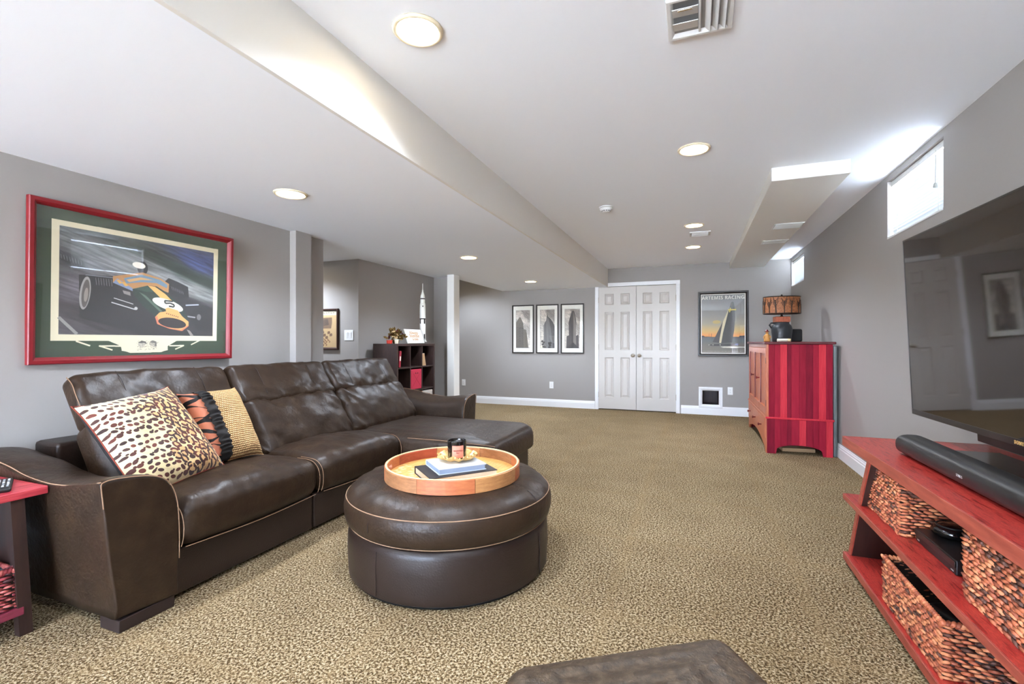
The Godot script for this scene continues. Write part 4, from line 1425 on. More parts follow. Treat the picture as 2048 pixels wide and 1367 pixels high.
func build_cushions() -> void:
	var f := noise(FastNoiseLite.TYPE_SIMPLEX_SMOOTH, 1.0, 2, 19)
	var lp := print_mat("leopard_plush", leopard_print(), 0.85)
	lp.rim_enabled = true
	lp.rim = 0.4
	lp.rim_tint = 0.5
	mat("black_plush", col(26, 22, 20), 0.9)
	mat("piping_brown", col(120, 44, 26), 0.8)
	# corners of each pillow where it leans: top left, top right, bottom right
	var t := pillow_root("leopard_cushion", "cream and brown leopard print cushion leaning on the sofa's near arm", Vector3(-2.55, 0.838, -1.25), Vector3(-2.62, 0.888, -1.725), Vector3(-2.30, 0.468, -1.735))
	var w := 0.455
	var h := 0.525
	part(t, "front", pillow_patch(w, h, 0.17, -1, 1, 40, 40, 1.0, f), lp)
	part(t, "back", pillow_patch(w, h, 0.17, -1, 1, 24, 24, -1.0, f), M["black_plush"])
	var rim := []
	for k in 81:
		var a := TAU * k / 80.0
		var c := Vector2(cos(a), sin(a))
		c /= maxf(absf(c.x), absf(c.y))
		rim.append(pillow_point(c.x, c.y, w, h, 0.0, 1.0, f))
	part(t, "piping", tube(rim, 0.0035, 5), M["piping_brown"])
	var kn := mat("knit_wool", Color.WHITE, 0.95)
	var ki := knit_image()
	var kt := ImageTexture.create_from_image(ki)
	var kg := Image.create(256, 256, false, Image.FORMAT_RGB8)
	for y in 256:
		for x in 256:
			kg.set_pixel(x, y, col(128, 84, 44).lerp(col(234, 196, 138), smoothstep(0.05, 0.8, ki.get_pixel(x, y).r)))
	kn.albedo_texture = ImageTexture.create_from_image(kg)
	kn.uv1_scale = Vector3(2.1, 2.4, 1)
	bumpy(kn, kt, 0.35)
	t = pillow_root("knit_cushion", "tan knitted cushion with a black ruffle and tiger stripe end", Vector3(-2.615, 0.85, -1.695), Vector3(-2.60, 0.855, -2.015), Vector3(-2.345, 0.452, -2.055))
	w = 0.335
	h = 0.455
	part(t, "striped_end", pillow_patch(w, h, 0.16, -1.0, -0.4, 20, 30, 1.0, f), print_mat("tiger_cloth", tiger_print(), 0.8))
	part(t, "knitted_end", pillow_patch(w, h, 0.165, -0.28, 1.0, 24, 36, 1.0, f, 0.003), kn)
	part(t, "ruffle", pillow_patch(w, h, 0.17, -0.62, -0.25, 8, 140, 1.0, f, 0.008, 0.014), M["black_plush"])
	part(t, "back", pillow_patch(w, h, 0.16, -1, 1, 20, 20, -1.0, f), M["black_plush"])

func pillow_root(called: String, label: String, tl: Vector3, tr: Vector3, br: Vector3) -> Node3D:
	var u := (tr - tl).normalized()
	var v := (tr - br)
	v = (v - u * v.dot(u)).normalized()
	var t := thing(called, label, "cushion", (tl + br) / 2.0)
	t.basis = Basis(u, v, u.cross(v))
	return t

# ------------------------------------------------------------------ ottomans
func build_ottomans() -> void:
	var t := thing("round_ottoman", "large round dark leather ottoman carrying the wooden tray", "ottoman", Vector3(-1.184, 0, -2.168))
	var lm: Material = M["leather"]
	part(t, "body", lathe([Vector2(0, 0.012), Vector2(0.49, 0.012), Vector2(0.5, 0.02), Vector2(0.503, 0.06), Vector2(0.506, 0.14), Vector2(0.503, 0.21), Vector2(0.494, 0.238), Vector2(0.47, 0.25), Vector2(0, 0.25)], 72), M["leather_smooth"])
	part(t, "dust_skirt", lathe([Vector2(0, 0.001), Vector2(0.485, 0.001), Vector2(0.488, 0.014), Vector2(0, 0.014)], 48), M["black_matte"])
	var f := noise(FastNoiseLite.TYPE_SIMPLEX_SMOOTH, 1.0, 3, 23)
	var prof := [Vector2(0.0, 0.245), Vector2(0.45, 0.245), Vector2(0.492, 0.25), Vector2(0.514, 0.27), Vector2(0.522, 0.3), Vector2(0.524, 0.335), Vector2(0.519, 0.365), Vector2(0.510, 0.378), Vector2(0.497, 0.392), Vector2(0.47, 0.412), Vector2(0.43, 0.429), Vector2(0.38, 0.438), Vector2(0.33, 0.441), Vector2(0.25, 0.441), Vector2(0.15, 0.441), Vector2(0, 0.441)]
	var rings := []
	for p in prof:
		if p.x == 0.0 and p.y > 0.3:
			continue
		var ring := PackedVector3Array()
		for k in 96:
			var a := TAU * k / 96
			var q := Vector3(cos(a) * maxf(p.x, 0.001), p.y, sin(a) * maxf(p.x, 0.001))
			if p.y > 0.39 and p.x > 0.34:
				q.y += 0.006 * f.get_noise_3d(q.x * 6, 0, q.z * 6) + 0.008 * smoothstep(0.35, 0.45, p.x) * (1.0 - 3.0 * absf(f.get_noise_3d(q.x * 4, 5, q.z * 4)))
			ring.append(q)
		rings.append(ring)
	part(t, "cushion", loft(rings), lm)
	for e in [[0.5125, 0.377, 0.0024], [0.500, 0.2535, 0.0022]]:
		var l := []
		for k in 97:
			var a := TAU * k / 96
			l.append(Vector3(cos(a) * e[0], e[1], sin(a) * e[0]))
		part(t, "stitching", tube(l, e[2], 5), M["thread"])
	for a in [1.75, 3.6, 5.5, 0.1]:
		var l := []
		for q in [Vector2(0.506, 0.03), Vector2(0.5075, 0.14), Vector2(0.504, 0.22)]:
			l.append(Vector3(cos(a) * q.x, q.y, sin(a) * q.x))
		part(t, "panel_seam", tube(l, 0.002, 5), M["dark_foot"])
		l = []
		for q in [Vector2(0.5245, 0.3), Vector2(0.5245, 0.335), Vector2(0.51, 0.38), Vector2(0.47, 0.4145), Vector2(0.40, 0.437), Vector2(0.34, 0.443)]:
			l.append(Vector3(cos(a + 0.06) * q.x, q.y, sin(a + 0.06) * q.x))
		part(t, "panel_seam", tube(l, 0.0016, 5), M["dark_foot"])
	# footstool whose worn top shows at the bottom of the photograph
	var turn := deg_to_rad(33.7)
	var d := Vector3(cos(turn), 0, -sin(turn))
	var n := Vector3(sin(turn), 0, cos(turn))
	var at := Vector3(-0.176, 0, -1.127) + n * 0.235 + d * 0.0
	t = thing("leather_footstool", "worn grey-brown leather footstool at the bottom edge, its top creased", "footstool", at, turn)
	var fb := func(p: Vector3) -> Vector3:
		var q := p
		if p.y > 0.36:
			var c := f.get_noise_3d(p.x * 7.0 + p.z * 2.0, 2.0, p.z * 2.4)
			q.y += (0.006 * (1.0 - 2.6 * absf(c)) + 0.006 * f.get_noise_3d(p.x * 3, 7, p.z * 3)) * smoothstep(0.36, 0.41, p.y)
		return q
	part(t, "cushion", padded(-0.28, 0.28, -0.235, 0.235, [0.07, 0.07, 0.07, 0.07], [Vector2(0.25, 0.012), Vector2(0.262, 0.0), Vector2(0.36, 0.0), Vector2(0.385, 0.006), Vector2(0.4, 0.02), Vector2(0.406, 0.034)], 0.018, 26, 14, fb), M["leather_worn"])
	part(t, "base", padded(-0.265, 0.265, -0.22, 0.22, [0.06, 0.06, 0.06, 0.06], [Vector2(0.04, 0.006), Vector2(0.05, 0.0), Vector2(0.25, 0.0), Vector2(0.255, 0.006)], 0.0, 4), M["leather_smooth"])
	for x in [-0.2, 0.2]:
		for z in [-0.16, 0.16]:
			part(t, "foot", lathe([Vector2(0, 0.042), Vector2(0.03, 0.042), Vector2(0.022, 0.0), Vector2(0, 0.0)], 14), M["dark_foot"], Vector3(x, 0, z))
	var rim := []
	for p in rrect(-0.28, 0.28, -0.235, 0.235, [0.07, 0.07, 0.07, 0.07], 0.0012, 0.366, 8):
		rim.append(p)
	rim.append(rim[0])
	part(t, "stitching", tube(rim, 0.002, 5), M["thread"])

# ------------------------------------------------------------------ tray and what stands on it
func build_tray() -> void:
	var c := Vector3(-1.156, 0.4415, -2.146)
	var t := thing("wooden_tray", "round wooden serving tray on the ottoman", "tray", c)
	var n := 8
	for k in n:
		part(t, "rim_piece", rim_piece(TAU * k / n + 0.003, TAU * (k + 1) / n - 0.003, 0.325, 0.342, 0.0, 0.066, k % 4 == 3), M["tray_rim_%d" % [0, 1, 2, 1, 3, 0, 2, 1][k]])
	part(t, "rim_top", lathe([Vector2(0.3285, 0.0655), Vector2(0.3385, 0.0655), Vector2(0.3375, 0.0685), Vector2(0.3295, 0.0685), Vector2(0.3285, 0.0655)], 72), M["rim_top_wood"])
	part(t, "tray_floor", lathe([Vector2(0, 0.004), Vector2(0.326, 0.004), Vector2(0.326, 0.014), Vector2(0, 0.014)], 56), M["tray_floor"])
	# carved leaf sprays on the floor, left and right
	for s in [2.75, 0.15]:
		for k in 26:
			var a: float = s + (k % 13 - 6) * 0.075
			var r := 0.2 + 0.085 * (k / 13) + 0.02 * sin(k * 2.3)
			var m := leaf_scale(0.034, 0.011)
			part(t, "carved_leaf", m, M["tray_carving"], Vector3(cos(a) * r, 0.0142, sin(a) * r), Vector3(0, -a + 0.5 * sin(k * 1.9), 0))
	# the lower book is black with cream pages, the upper one pale grey
	book("thick black book at the bottom of the stack on the tray", Vector3(-1.11, c.y + 0.0142, -2.085), deg_to_rad(49), 0.343, 0.256, 0.037, M["cover_black"], M["page_cream"])
	var b := book("pale grey book on top of the black book on the tray", Vector3(-1.115, c.y + 0.0515, -2.096), deg_to_rad(48), 0.243, 0.215, 0.028, M["cover_grey"], M["cover_blue"])
	part(b, "cover_title", lettering("home", 0.03, 0.0006), M["cover_blue"], Vector3(-0.06, 0.0281, 0.08), Vector3(-PI / 2, 0, 0))
	# gold dish with a wavy petal edge, candle standing in it
	var top := c.y + 0.0515 + 0.0283
	var d := thing("gold_dish", "small wavy gold dish on the grey book holding the candle", "dish", Vector3(-1.128, top, -2.135))
	d.scale = Vector3(1.2, 1.2, 1.2)
	var rings := []
	for e in [[0.001, 0.0], [0.03, 0.0], [0.05, 0.004], [0.068, 0.012], [0.082, 0.024], [0.081, 0.026], [0.066, 0.015], [0.048, 0.007], [0.001, 0.004]]:
		var ring := PackedVector3Array()
		for k in 96:
			var a := TAU * k / 96
			var q: float = e[0] / 0.082
			var rr: float = e[0] * (1.0 + 0.09 * q * q * sin(a * 9.0))
			ring.append(Vector3(cos(a) * rr, e[1] + 0.005 * q * q * cos(a * 9.0 + 1.0), sin(a) * rr))
		rings.append(ring)
	part(d, "bowl", loft(rings), M["gold"])
	for k in 27:
		var a := TAU * k / 27
		part(d, "bead", lathe([Vector2(0, -0.004), Vector2(0.0035, -0.002), Vector2(0.0045, 0.001), Vector2(0.003, 0.004), Vector2(0, 0.005)], 8), M["gold"], Vector3(cos(a) * 0.075, 0.021 + 0.003 * cos(a * 9.0 + 1.0), sin(a) * 0.075))
	var k := thing("candle", "black glass candle with a pink label in the gold dish", "candle", Vector3(-1.128, top + 0.0052, -2.135), deg_to_rad(34))
	k.scale = Vector3(1.15, 1.05, 1.15)
	part(k, "jar", lathe([Vector2(0, 0), Vector2(0.037, 0), Vector2(0.041, 0.004), Vector2(0.0415, 0.02), Vector2(0.0415, 0.088), Vector2(0.04, 0.09), Vector2(0.038, 0.088), Vector2(0.038, 0.062), Vector2(0, 0.062)], 32), M["candle_glass"])
	part(k, "wick", tube([Vector3(0, 0.06, 0), Vector3(0.001, 0.074, 0)], 0.0012, 5), M["black_matte"])
	var lab := PackedVector3Array()
	var li := PackedInt32Array()
	for i in 11:
		var a := lerpf(-0.62, 0.62, i / 10.0)
		lab.append(Vector3(sin(a) * 0.0419, 0.012, cos(a) * 0.0419))
		lab.append(Vector3(sin(a) * 0.0419, 0.07, cos(a) * 0.0419))
	for i in 10:
		li.append_array([i * 2, i * 2 + 1, i * 2 + 3, i * 2, i * 2 + 3, i * 2 + 2])
	part(k, "label", am(lab, li, false, PackedVector2Array(), false), M["label_pink"])
	part(k, "label_print", lettering("Moonrise", 0.0085, 0.0006, "Droid Serif", true), M["ink"], Vector3(0, 0.047, 0.0424))
	part(k, "label_print", lettering("bar", 0.0085, 0.0006, "Droid Serif", true), M["ink"], Vector3(0, 0.037, 0.0424))

func leaf_scale(l: float, w: float) -> ArrayMesh:
	var key := "leaf %.3f %.3f" % [l, w]
	if not meshes.has(key):
		var o := PackedVector2Array()
		for k in 12:
			var a := TAU * k / 12
			o.append(Vector2(cos(a) * l / 2, sin(a) * w / 2 * (1.0 - 0.3 * cos(a))))
		meshes[key] = join([[prism(o, 0.0012), Transform3D(Basis(Vector3.RIGHT, -PI / 2), Vector3.ZERO)]])
	return meshes[key]

func rim_piece(a0: float, a1: float, r0: float, r1: float, y0: float, y1: float, handle: bool) -> ArrayMesh:
	var rings := []
	for k in 13:
		var a := lerpf(a0, a1, k / 12.0)
		var ring := PackedVector3Array()
		for q in [Vector2(r0, y0), Vector2(r1, y0), Vector2(r1, y1 - 0.004), Vector2(r1 - 0.004, y1), Vector2(r0 + 0.004, y1), Vector2(r0, y1 - 0.004)]:
			ring.append(Vector3(cos(a) * q.x, q.y, sin(a) * q.x))
		rings.append(ring)
	if not handle:
		return loft(rings, true)
	# with a grip hole cut through: three runs
	var mid := []
	var low := []
	for k in 13:
		var a := lerpf(a0, a1, k / 12.0)
		for e in [[mid, 0.044, y1], [low, y0, 0.024]]:
			var ring := PackedVector3Array()
			for q in [Vector2(r0, e[1]), Vector2(r1, e[1]), Vector2(r1, e[2]), Vector2(r0, e[2])]:
				ring.append(Vector3(cos(a) * q.x, q.y, sin(a) * q.x))
			e[0].append(ring)
	return join([[loft(rings.slice(0, 5), true), Vector3.ZERO], [loft(rings.slice(8, 13), true), Vector3.ZERO], [loft(mid.slice(4, 9), true), Vector3.ZERO], [loft(low.slice(4, 9), true), Vector3.ZERO]])

func book(label: String, at: Vector3, turn: float, w: float, d: float, h: float, cm: Material, pm: Material) -> Node3D:
	var t := thing("book", label, "book", at, turn, "books stacked on the tray")
	part(t, "cover", join([slab(-w / 2, w / 2, 0, 0.003, -d / 2, d / 2, 0.001), slab(-w / 2, w / 2, h - 0.003, h, -d / 2, d / 2, 0.001), slab(-w / 2, w / 2, 0.001, h - 0.001, -d / 2, -d / 2 + 0.004, 0.001)]), cm)
	part(t, "pages", box(w - 0.01, h - 0.006, d - 0.008, 0.001), pm, Vector3(0, h / 2, 0))
	return t

# ------------------------------------------------------------------ wicker
func wicker(called: String, label: String, at: Vector3, w: float, h: float, d: float, red: bool, handle: bool, group: String) -> Node3D:
	# w along z, d along x; woven strands on the four sides, a rope rim
	var t := thing(called, label, "basket", at, 0.0, group)
	var key := "red_wicker_%d" if red else "wicker_%d"
	var tools := []
	for k in 4:
		var st := SurfaceTool.new()
		st.begin(Mesh.PRIMITIVE_TRIANGLES)
		tools.append(st)
	var bead := SphereMesh.new()
	bead.radius = 0.5
	bead.height = 1.0
	bead.radial_segments = 6
	bead.rings = 4
	var r := RandomNumberGenerator.new()
	r.seed = 5 + taken["thing_seed"] if taken.has("thing_seed") else 5
	taken["thing_seed"] = taken.get("thing_seed", 0) + 3
	var rows := int(h / 0.0125)
	for side in 4:
		var length := w if side < 2 else d
		var out: float = (d if side < 2 else w) / 2.0
		var nx := int(length / 0.03)
		for row in rows:
			for k in nx + 1:
				var u := -length / 2 + length * (k + (0.5 if row % 2 else 0.0)) / nx
				if u > length / 2:
					continue
				u = clampf(u, -length / 2 + 0.012, length / 2 - 0.012)
				var y := 0.006 + (h - 0.02) * row / (rows - 1)
				if handle and side == 0 and absf(u) < 0.055 and y > h * 0.52 and y < h * 0.86:
					continue
				var b := Basis.from_scale(Vector3(0.042 * r.randf_range(0.85, 1.15), 0.0098 * r.randf_range(0.8, 1.2), 0.013))
				b = Basis(Vector3.BACK, r.randf_range(-0.28, 0.1)) * b
				b = Basis(Vector3.UP, r.randf_range(-0.16, 0.16)) * b
				var p := Vector3(u, y, out + r.randf_range(-0.0025, 0.0025))
				var turn := Basis(Vector3.UP, [-PI / 2, PI / 2, 0.0, PI][side])
				tools[[0, 0, 0, 1, 1, 2, 2, 3][r.randi_range(0, 7)]].append_from(bead, 0, Transform3D(turn * b, turn * p))
		# rope rim
		var nr := int(length / 0.013)
		for k in nr + 1:
			var u := -length / 2 + length * k / nr
			var b := Basis(Vector3.BACK, 0.95) * Basis.from_scale(Vector3(0.03, 0.0135, 0.018))
			var turn := Basis(Vector3.UP, [-PI / 2, PI / 2, 0.0, PI][side])
			tools[r.randi_range(0, 2)].append_from(bead, 0, Transform3D(turn * b, turn * Vector3(u, h - 0.004, out - 0.002)))
	var m := ArrayMesh.new()
	for k in 4:
		m = tools[k].commit(m)
		m.surface_set_material(k, M[key % k])
	var weave := part(t, "woven_strands", m, null)
	weave.set_meta("kind", "stuff")
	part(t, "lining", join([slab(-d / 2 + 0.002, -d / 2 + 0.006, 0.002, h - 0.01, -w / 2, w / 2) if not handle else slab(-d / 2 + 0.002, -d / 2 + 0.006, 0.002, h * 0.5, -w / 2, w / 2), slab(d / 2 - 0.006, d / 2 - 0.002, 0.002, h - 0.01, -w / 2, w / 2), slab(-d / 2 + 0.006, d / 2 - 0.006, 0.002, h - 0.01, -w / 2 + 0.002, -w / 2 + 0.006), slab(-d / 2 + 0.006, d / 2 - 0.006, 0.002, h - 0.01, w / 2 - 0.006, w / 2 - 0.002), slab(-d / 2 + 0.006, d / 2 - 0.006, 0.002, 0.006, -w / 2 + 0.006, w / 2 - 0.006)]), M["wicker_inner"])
	return t

# ------------------------------------------------------------------ side table at the left edge
func build_side_table() -> void:
	var t := thing("side_table", "red-topped side table with slanted dark legs beside the near sofa arm", "side table", Vector3(-2.64, 0, -0.757))
	part(t, "table_top", box(0.54, 0.03, 0.62, 0.004), M["red_table_wood"], Vector3(0, 0.541, 0))
	for z in [-1.0, 1.0]:
		for x in [-0.235, 0.235]:
			var o := PackedVector2Array([Vector2(-0.272, 0.0), Vector2(-0.232, 0.0), Vector2(-0.206, 0.526), Vector2(-0.246, 0.526)])
			var q := part(t, "leg", prism(o, 0.035), M["stand_leg_wood"], Vector3(x, 0, 0), Vector3(0, -PI / 2 if z < 0 else PI / 2, 0))
			q.name = q.name
		part(t, "side_panel", plain_box(0.44, 0.40, 0.008), M["stand_leg_wood"], Vector3(0, 0.325, z * 0.238), Vector3(z * -0.049, 0, 0))
	part(t, "lower_shelf", box(0.5, 0.03, 0.49, 0.003), M["plum_shelf_wood"], Vector3(0.005, 0.096, 0))
	var r := thing("remote_control", "black remote control lying on the red side table", "remote", Vector3(-2.49, 0.5562, -0.985), deg_to_rad(-24))
	part(r, "case", soft(Vector3(0.19, 0.018, 0.048), 0.008, Vector3i(6, 1, 3), 3), M["black_satin"], Vector3(0, 0.009, 0))
	for i in 6:
		for j in 3:
			part(r, "button", soft(Vector3(0.011, 0.003, 0.007), 0.0014, Vector3i(1, 1, 1), 1), M["grey_slot"] if (i + j) % 3 else M["white_plastic"], Vector3(-0.06 + i * 0.024, 0.0185, -0.013 + j * 0.013))
	wicker("wicker_basket", "reddish wicker basket with a handle hole on the side table's shelf", Vector3(-2.53, 0.1115, -0.80), 0.36, 0.152, 0.26, true, true, "")
	# odds and ends sticking out of the basket
	for e in [["eyeglasses_case", "dark curved case sticking out of the reddish wicker basket", Vector3(-2.5, 0.235, -0.955), 0.15, 0.02], ["pen", "thin brown pen sticking out of the reddish wicker basket", Vector3(-2.46, 0.245, -0.93), 0.16, 0.006]]:
		var k := thing(e[0], e[1], "case" if e[4] > 0.01 else "pen", e[2], deg_to_rad(40))
		part(k, "body", tube([Vector3(-e[3] / 2, -0.07, 0), Vector3(0, 0.0, 0), Vector3(e[3] / 2, 0.03, 0)], e[4] / 1.6, 10), M["black_satin"] if e[4] > 0.01 else M["armoire_dark"])

# ------------------------------------------------------------------ television stand
func build_tv_stand() -> void:
	var x0 := 0.706
	var z0 := -2.83
	var z1 := -1.02
	var zc := (z0 + z1) / 2
	var base := Vector3(0.98, 0, zc)
	var t := thing("television_stand", "long open cherry-red television stand with three tiers and slanted ends", "television stand", base)
	part(t, "top", box(0.572, 0.044, z1 - z0, 0.004), M["cherry_stand"], Vector3(x0 + 0.286, 0.622, zc) - base)
	part(t, "middle_shelf", box(0.56, 0.026, z1 - z0 - 0.02, 0.003), M["cherry_stand"], Vector3(x0 + 0.28, 0.344, zc) - base)
	part(t, "lower_shelf", box(0.56, 0.034, z1 - z0 - 0.02, 0.003), M["cherry_stand"], Vector3(x0 + 0.28, 0.047, zc) - base)
	# edge bands of lighter wood along the front of each tier
	for e in [[0.622, 0.0445, 0.0], [0.344, 0.0265, 0.01], [0.047, 0.0345, 0.01]]:
		part(t, "edge_band", box(0.006, e[1], z1 - z0 - 2 * e[2] + 0.001, 0.0015), M["cherry_edge"], Vector3(x0 - 0.0015, e[0], zc) - base)
		for z in [z0 + e[2] - 0.0005, z1 - e[2] + 0.0005]:
			part(t, "edge_band", box(0.565, e[1], 0.005, 0.0015), M["cherry_edge"], Vector3(x0 + 0.285, e[0], z) - base)
	for e in [[z0 + 0.3, z0 + 0.165, 0.6, 0.357], [z0 + 0.15, z0 + 0.02, 0.331, 0.064], [z1 - 0.3, z1 - 0.165, 0.6, 0.357], [z1 - 0.15, z1 - 0.02, 0.331, 0.064]]:
		var s := 0.034 if e[0] < zc else -0.034
		var o := PackedVector2Array([Vector2(e[0], e[2]), Vector2(e[0] + s, e[2]), Vector2(e[1] + s, e[3]), Vector2(e[1], e[3])])
		for i in o.size():
			o[i] = Vector2(-(o[i].x - zc), o[i].y)
		part(t, "end_panel", prism(o, 0.5), M["stand_leg_wood"], Vector3(x0 + 0.272 - 0.98, 0, 0), Vector3(0, PI / 2, 0))
		part(t, "end_facing", prism(o, 0.006), M["cherry_edge"], Vector3(x0 + 0.019 - 0.98, 0, 0), Vector3(0, PI / 2, 0))
	for z in [z0 + 0.05, z1 - 0.05]:
		for x in [x0 + 0.04, x0 + 0.52]:
			part(t, "foot", box(0.06, 0.03, 0.07, 0.003), M["dark_foot"], Vector3(x, 0.015, z) - base)
	wicker("wicker_basket", "brown wicker basket on the stand's middle tier, at the far end", Vector3(0.935, 0.358, -2.455), 0.37, 0.225, 0.36, false, false, "brown wicker baskets in the television stand")
	wicker("wicker_basket", "brown wicker basket on the stand's middle tier, right of the black devices", Vector3(0.935, 0.358, -1.62), 0.37, 0.225, 0.36, false, false, "brown wicker baskets in the television stand")
	wicker("wicker_basket", "open brown wicker basket on the stand's bottom tier, holding dark odds and ends", Vector3(0.90, 0.065, -2.105), 0.49, 0.178, 0.35, false, false, "brown wicker baskets in the television stand")
	# contents of the low basket
	for e in [["game_controller", "black game controller lying in the low wicker basket", "controller", Vector3(0.86, 0.105, -1.97), Vector3(0.1, 0.045, 0.15)], ["black_case", "black zip case lying in the low wicker basket", "case", Vector3(0.95, 0.105, -2.18), Vector3(0.22, 0.06, 0.2)]]:
		var k := thing(e[0], e[1], e[2], e[3] - Vector3(0, 0.028, 0), 0.4)
		part(k, "body", soft(e[4], 0.02, Vector3i(4, 2, 4), 3), M["black_satin"], Vector3(0, e[4].y / 2, 0))
		if e[0] == "game_controller":
			for s in [-0.04, 0.04]:
				part(k, "thumb_stick", lathe([Vector2(0, 0.016), Vector2(0.009, 0.014), Vector2(0.005, 0.004), Vector2(0.005, 0), Vector2(0, 0)], 12), M["black_matte"], Vector3(0, 0.044, s))
	var c := thing("cable", "thin black cable looped over the edge of the low wicker basket", "cable", Vector3(0.82, 0.2, -2.08))
	part(c, "cord", tube([Vector3(0.1, -0.08, 0.05), Vector3(0.03, 0.0, 0.03), Vector3(-0.03, 0.052, 0.0), Vector3(-0.01, 0.062, -0.05), Vector3(0.06, 0.02, -0.08), Vector3(0.12, -0.06, -0.05)], 0.003, 6), M["black_satin"])
	# black boxes between the upper baskets
	var g := thing("media_player", "flat black media player with a silver front strip on the middle tier", "media player", Vector3(0.93, 0.3575, -2.1))
	part(g, "case", box(0.27, 0.05, 0.30, 0.006), M["black_satin"], Vector3(0, 0.025, 0))
	part(g, "front_strip", box(0.003, 0.02, 0.298, 0.001), M["bezel"], Vector3(-0.136, 0.036, 0))
	part(g, "logo_dot", box(0.0015, 0.004, 0.016, 0.0004), M["silver_print"], Vector3(-0.136, 0.012, -0.12))
	part(g, "logo_dot", box(0.0015, 0.004, 0.016, 0.0004), M["silver_print"], Vector3(-0.136, 0.012, 0.13))
	g = thing("cable_box", "taller black cable box with a red light on the media player", "cable box", Vector3(0.985, 0.4078, -2.03))
	part(g, "case", box(0.22, 0.085, 0.14, 0.006), M["black_gloss"], Vector3(0, 0.0425, 0))
	part(g, "indicator_light", lathe([Vector2(0, 0), Vector2(0.0026, 0), Vector2(0.002, 0.0014), Vector2(0, 0.0018)], 10), M["led_red"], Vector3(-0.1105, 0.016, 0.045), Vector3(0, 0, PI / 2))
	g = thing("glossy_speaker", "round glossy black speaker on the media player, left of the cable box", "speaker", Vector3(0.88, 0.4078, -2.185))
	part(g, "shell", lathe([Vector2(0, 0), Vector2(0.04, 0), Vector2(0.056, 0.008), Vector2(0.06, 0.02), Vector2(0.054, 0.034), Vector2(0.036, 0.044), Vector2(0.016, 0.047), Vector2(0, 0.047)], 32), M["black_gloss"])
	part(g, "ring", tube(circle(0.045, 0.041, 28), 0.0025, 6), M["black_satin"])

func circle(r: float, y: float, n: int) -> Array:
	var l := []
	for k in n + 1:
		l.append(Vector3(cos(TAU * k / n) * r, y, sin(TAU * k / n) * r))
	return l

func build_tv() -> void:
	# leans a little forward and turns a little towards the room
	var n := Vector3(-cos(0.0454) * cos(0.0218), -sin(0.0454), cos(0.0454) * sin(0.0218))
	var right := Vector3.UP.cross(n).normalized()
	var up := n.cross(right).normalized()
	var w := 1.58
	var h := 0.885
	var corner := Vector3(1.0413, 0.755, -2.979)
	var at := corner + right * (w / 2)
	var t := thing("television", "large dark flat-screen television reflecting the double doors", "television", at)
	t.basis = Basis(right, up, n)
	part(t, "cabinet", box(w, h, 0.03, 0.004), M["black_satin"], Vector3(0, h / 2, -0.0165))
	part(t, "bezel", join([slab(-w / 2, w / 2, 0, 0.026, -0.002, 0.002, 0.0008), slab(-w / 2, w / 2, h - 0.009, h, -0.002, 0.002, 0.0008), slab(-w / 2, -w / 2 + 0.009, 0.026, h - 0.009, -0.002, 0.002, 0.0008), slab(w / 2 - 0.009, w / 2, 0.026, h - 0.009, -0.002, 0.002, 0.0008)]), M["bezel"])
	part(t, "screen_glass", plain_box(w - 0.018, h - 0.035, 0.002), M["screen"], Vector3(0, 0.026 + (h - 0.035) / 2, 0.0))
	part(t, "brand_mark", lettering("SONY", 0.018, 0.0008, "Droid Serif", true), M["gold_print"], Vector3(0.024, 0.013, 0.0024))
	part(t, "rear_housing", soft(Vector3(w * 0.7, h * 0.6, 0.05), 0.02, Vector3i(1, 1, 1), 3), M["black_matte"], Vector3(0, h * 0.4, -0.055))
	part(t, "stand_neck", box(0.62, 0.17, 0.03, 0.004), M["black_satin"], Vector3(0.0, 0.04, -0.05))
	part(t, "stand_foot", box(0.72, 0.014, 0.20, 0.004), M["black_gloss"], Vector3(0.0, -0.1035, -0.03), Vector3(-0.0454, 0, 0))
	# sound bar in front of the foot: a capsule section
	var rings := []
	var len := 1.14
	for e in [[0.0, 0.2], [0.002, 0.5], [0.008, 0.78], [0.018, 0.93], [0.032, 1.0], [len - 0.032, 1.0], [len - 0.018, 0.93], [len - 0.008, 0.78], [len - 0.002, 0.5], [len, 0.2]]:
		var ring := PackedVector3Array()
		for k in 32:
			var a := TAU * k / 32
			var ca := cos(a)
			var sa := sin(a)
			ring.append(Vector3(signf(ca) * pow(absf(ca), 0.8) * 0.056 * e[1], 0.042 + signf(sa) * pow(absf(sa), 0.8) * 0.042 * e[1], e[0] - len / 2))
		rings.append(ring)
	var s := thing("sound_bar", "long rounded black sound bar lying below the television", "sound bar", Vector3(0.86, 0.6442, -1.93))
	part(s, "body", loft(rings), M["black_satin"])
	part(s, "brand_mark", lettering("SONOS", 0.012, 0.0006, "Droid Sans"), M["silver_print"], Vector3(-0.0565, 0.04, -0.02), Vector3(0, -PI / 2, 0))

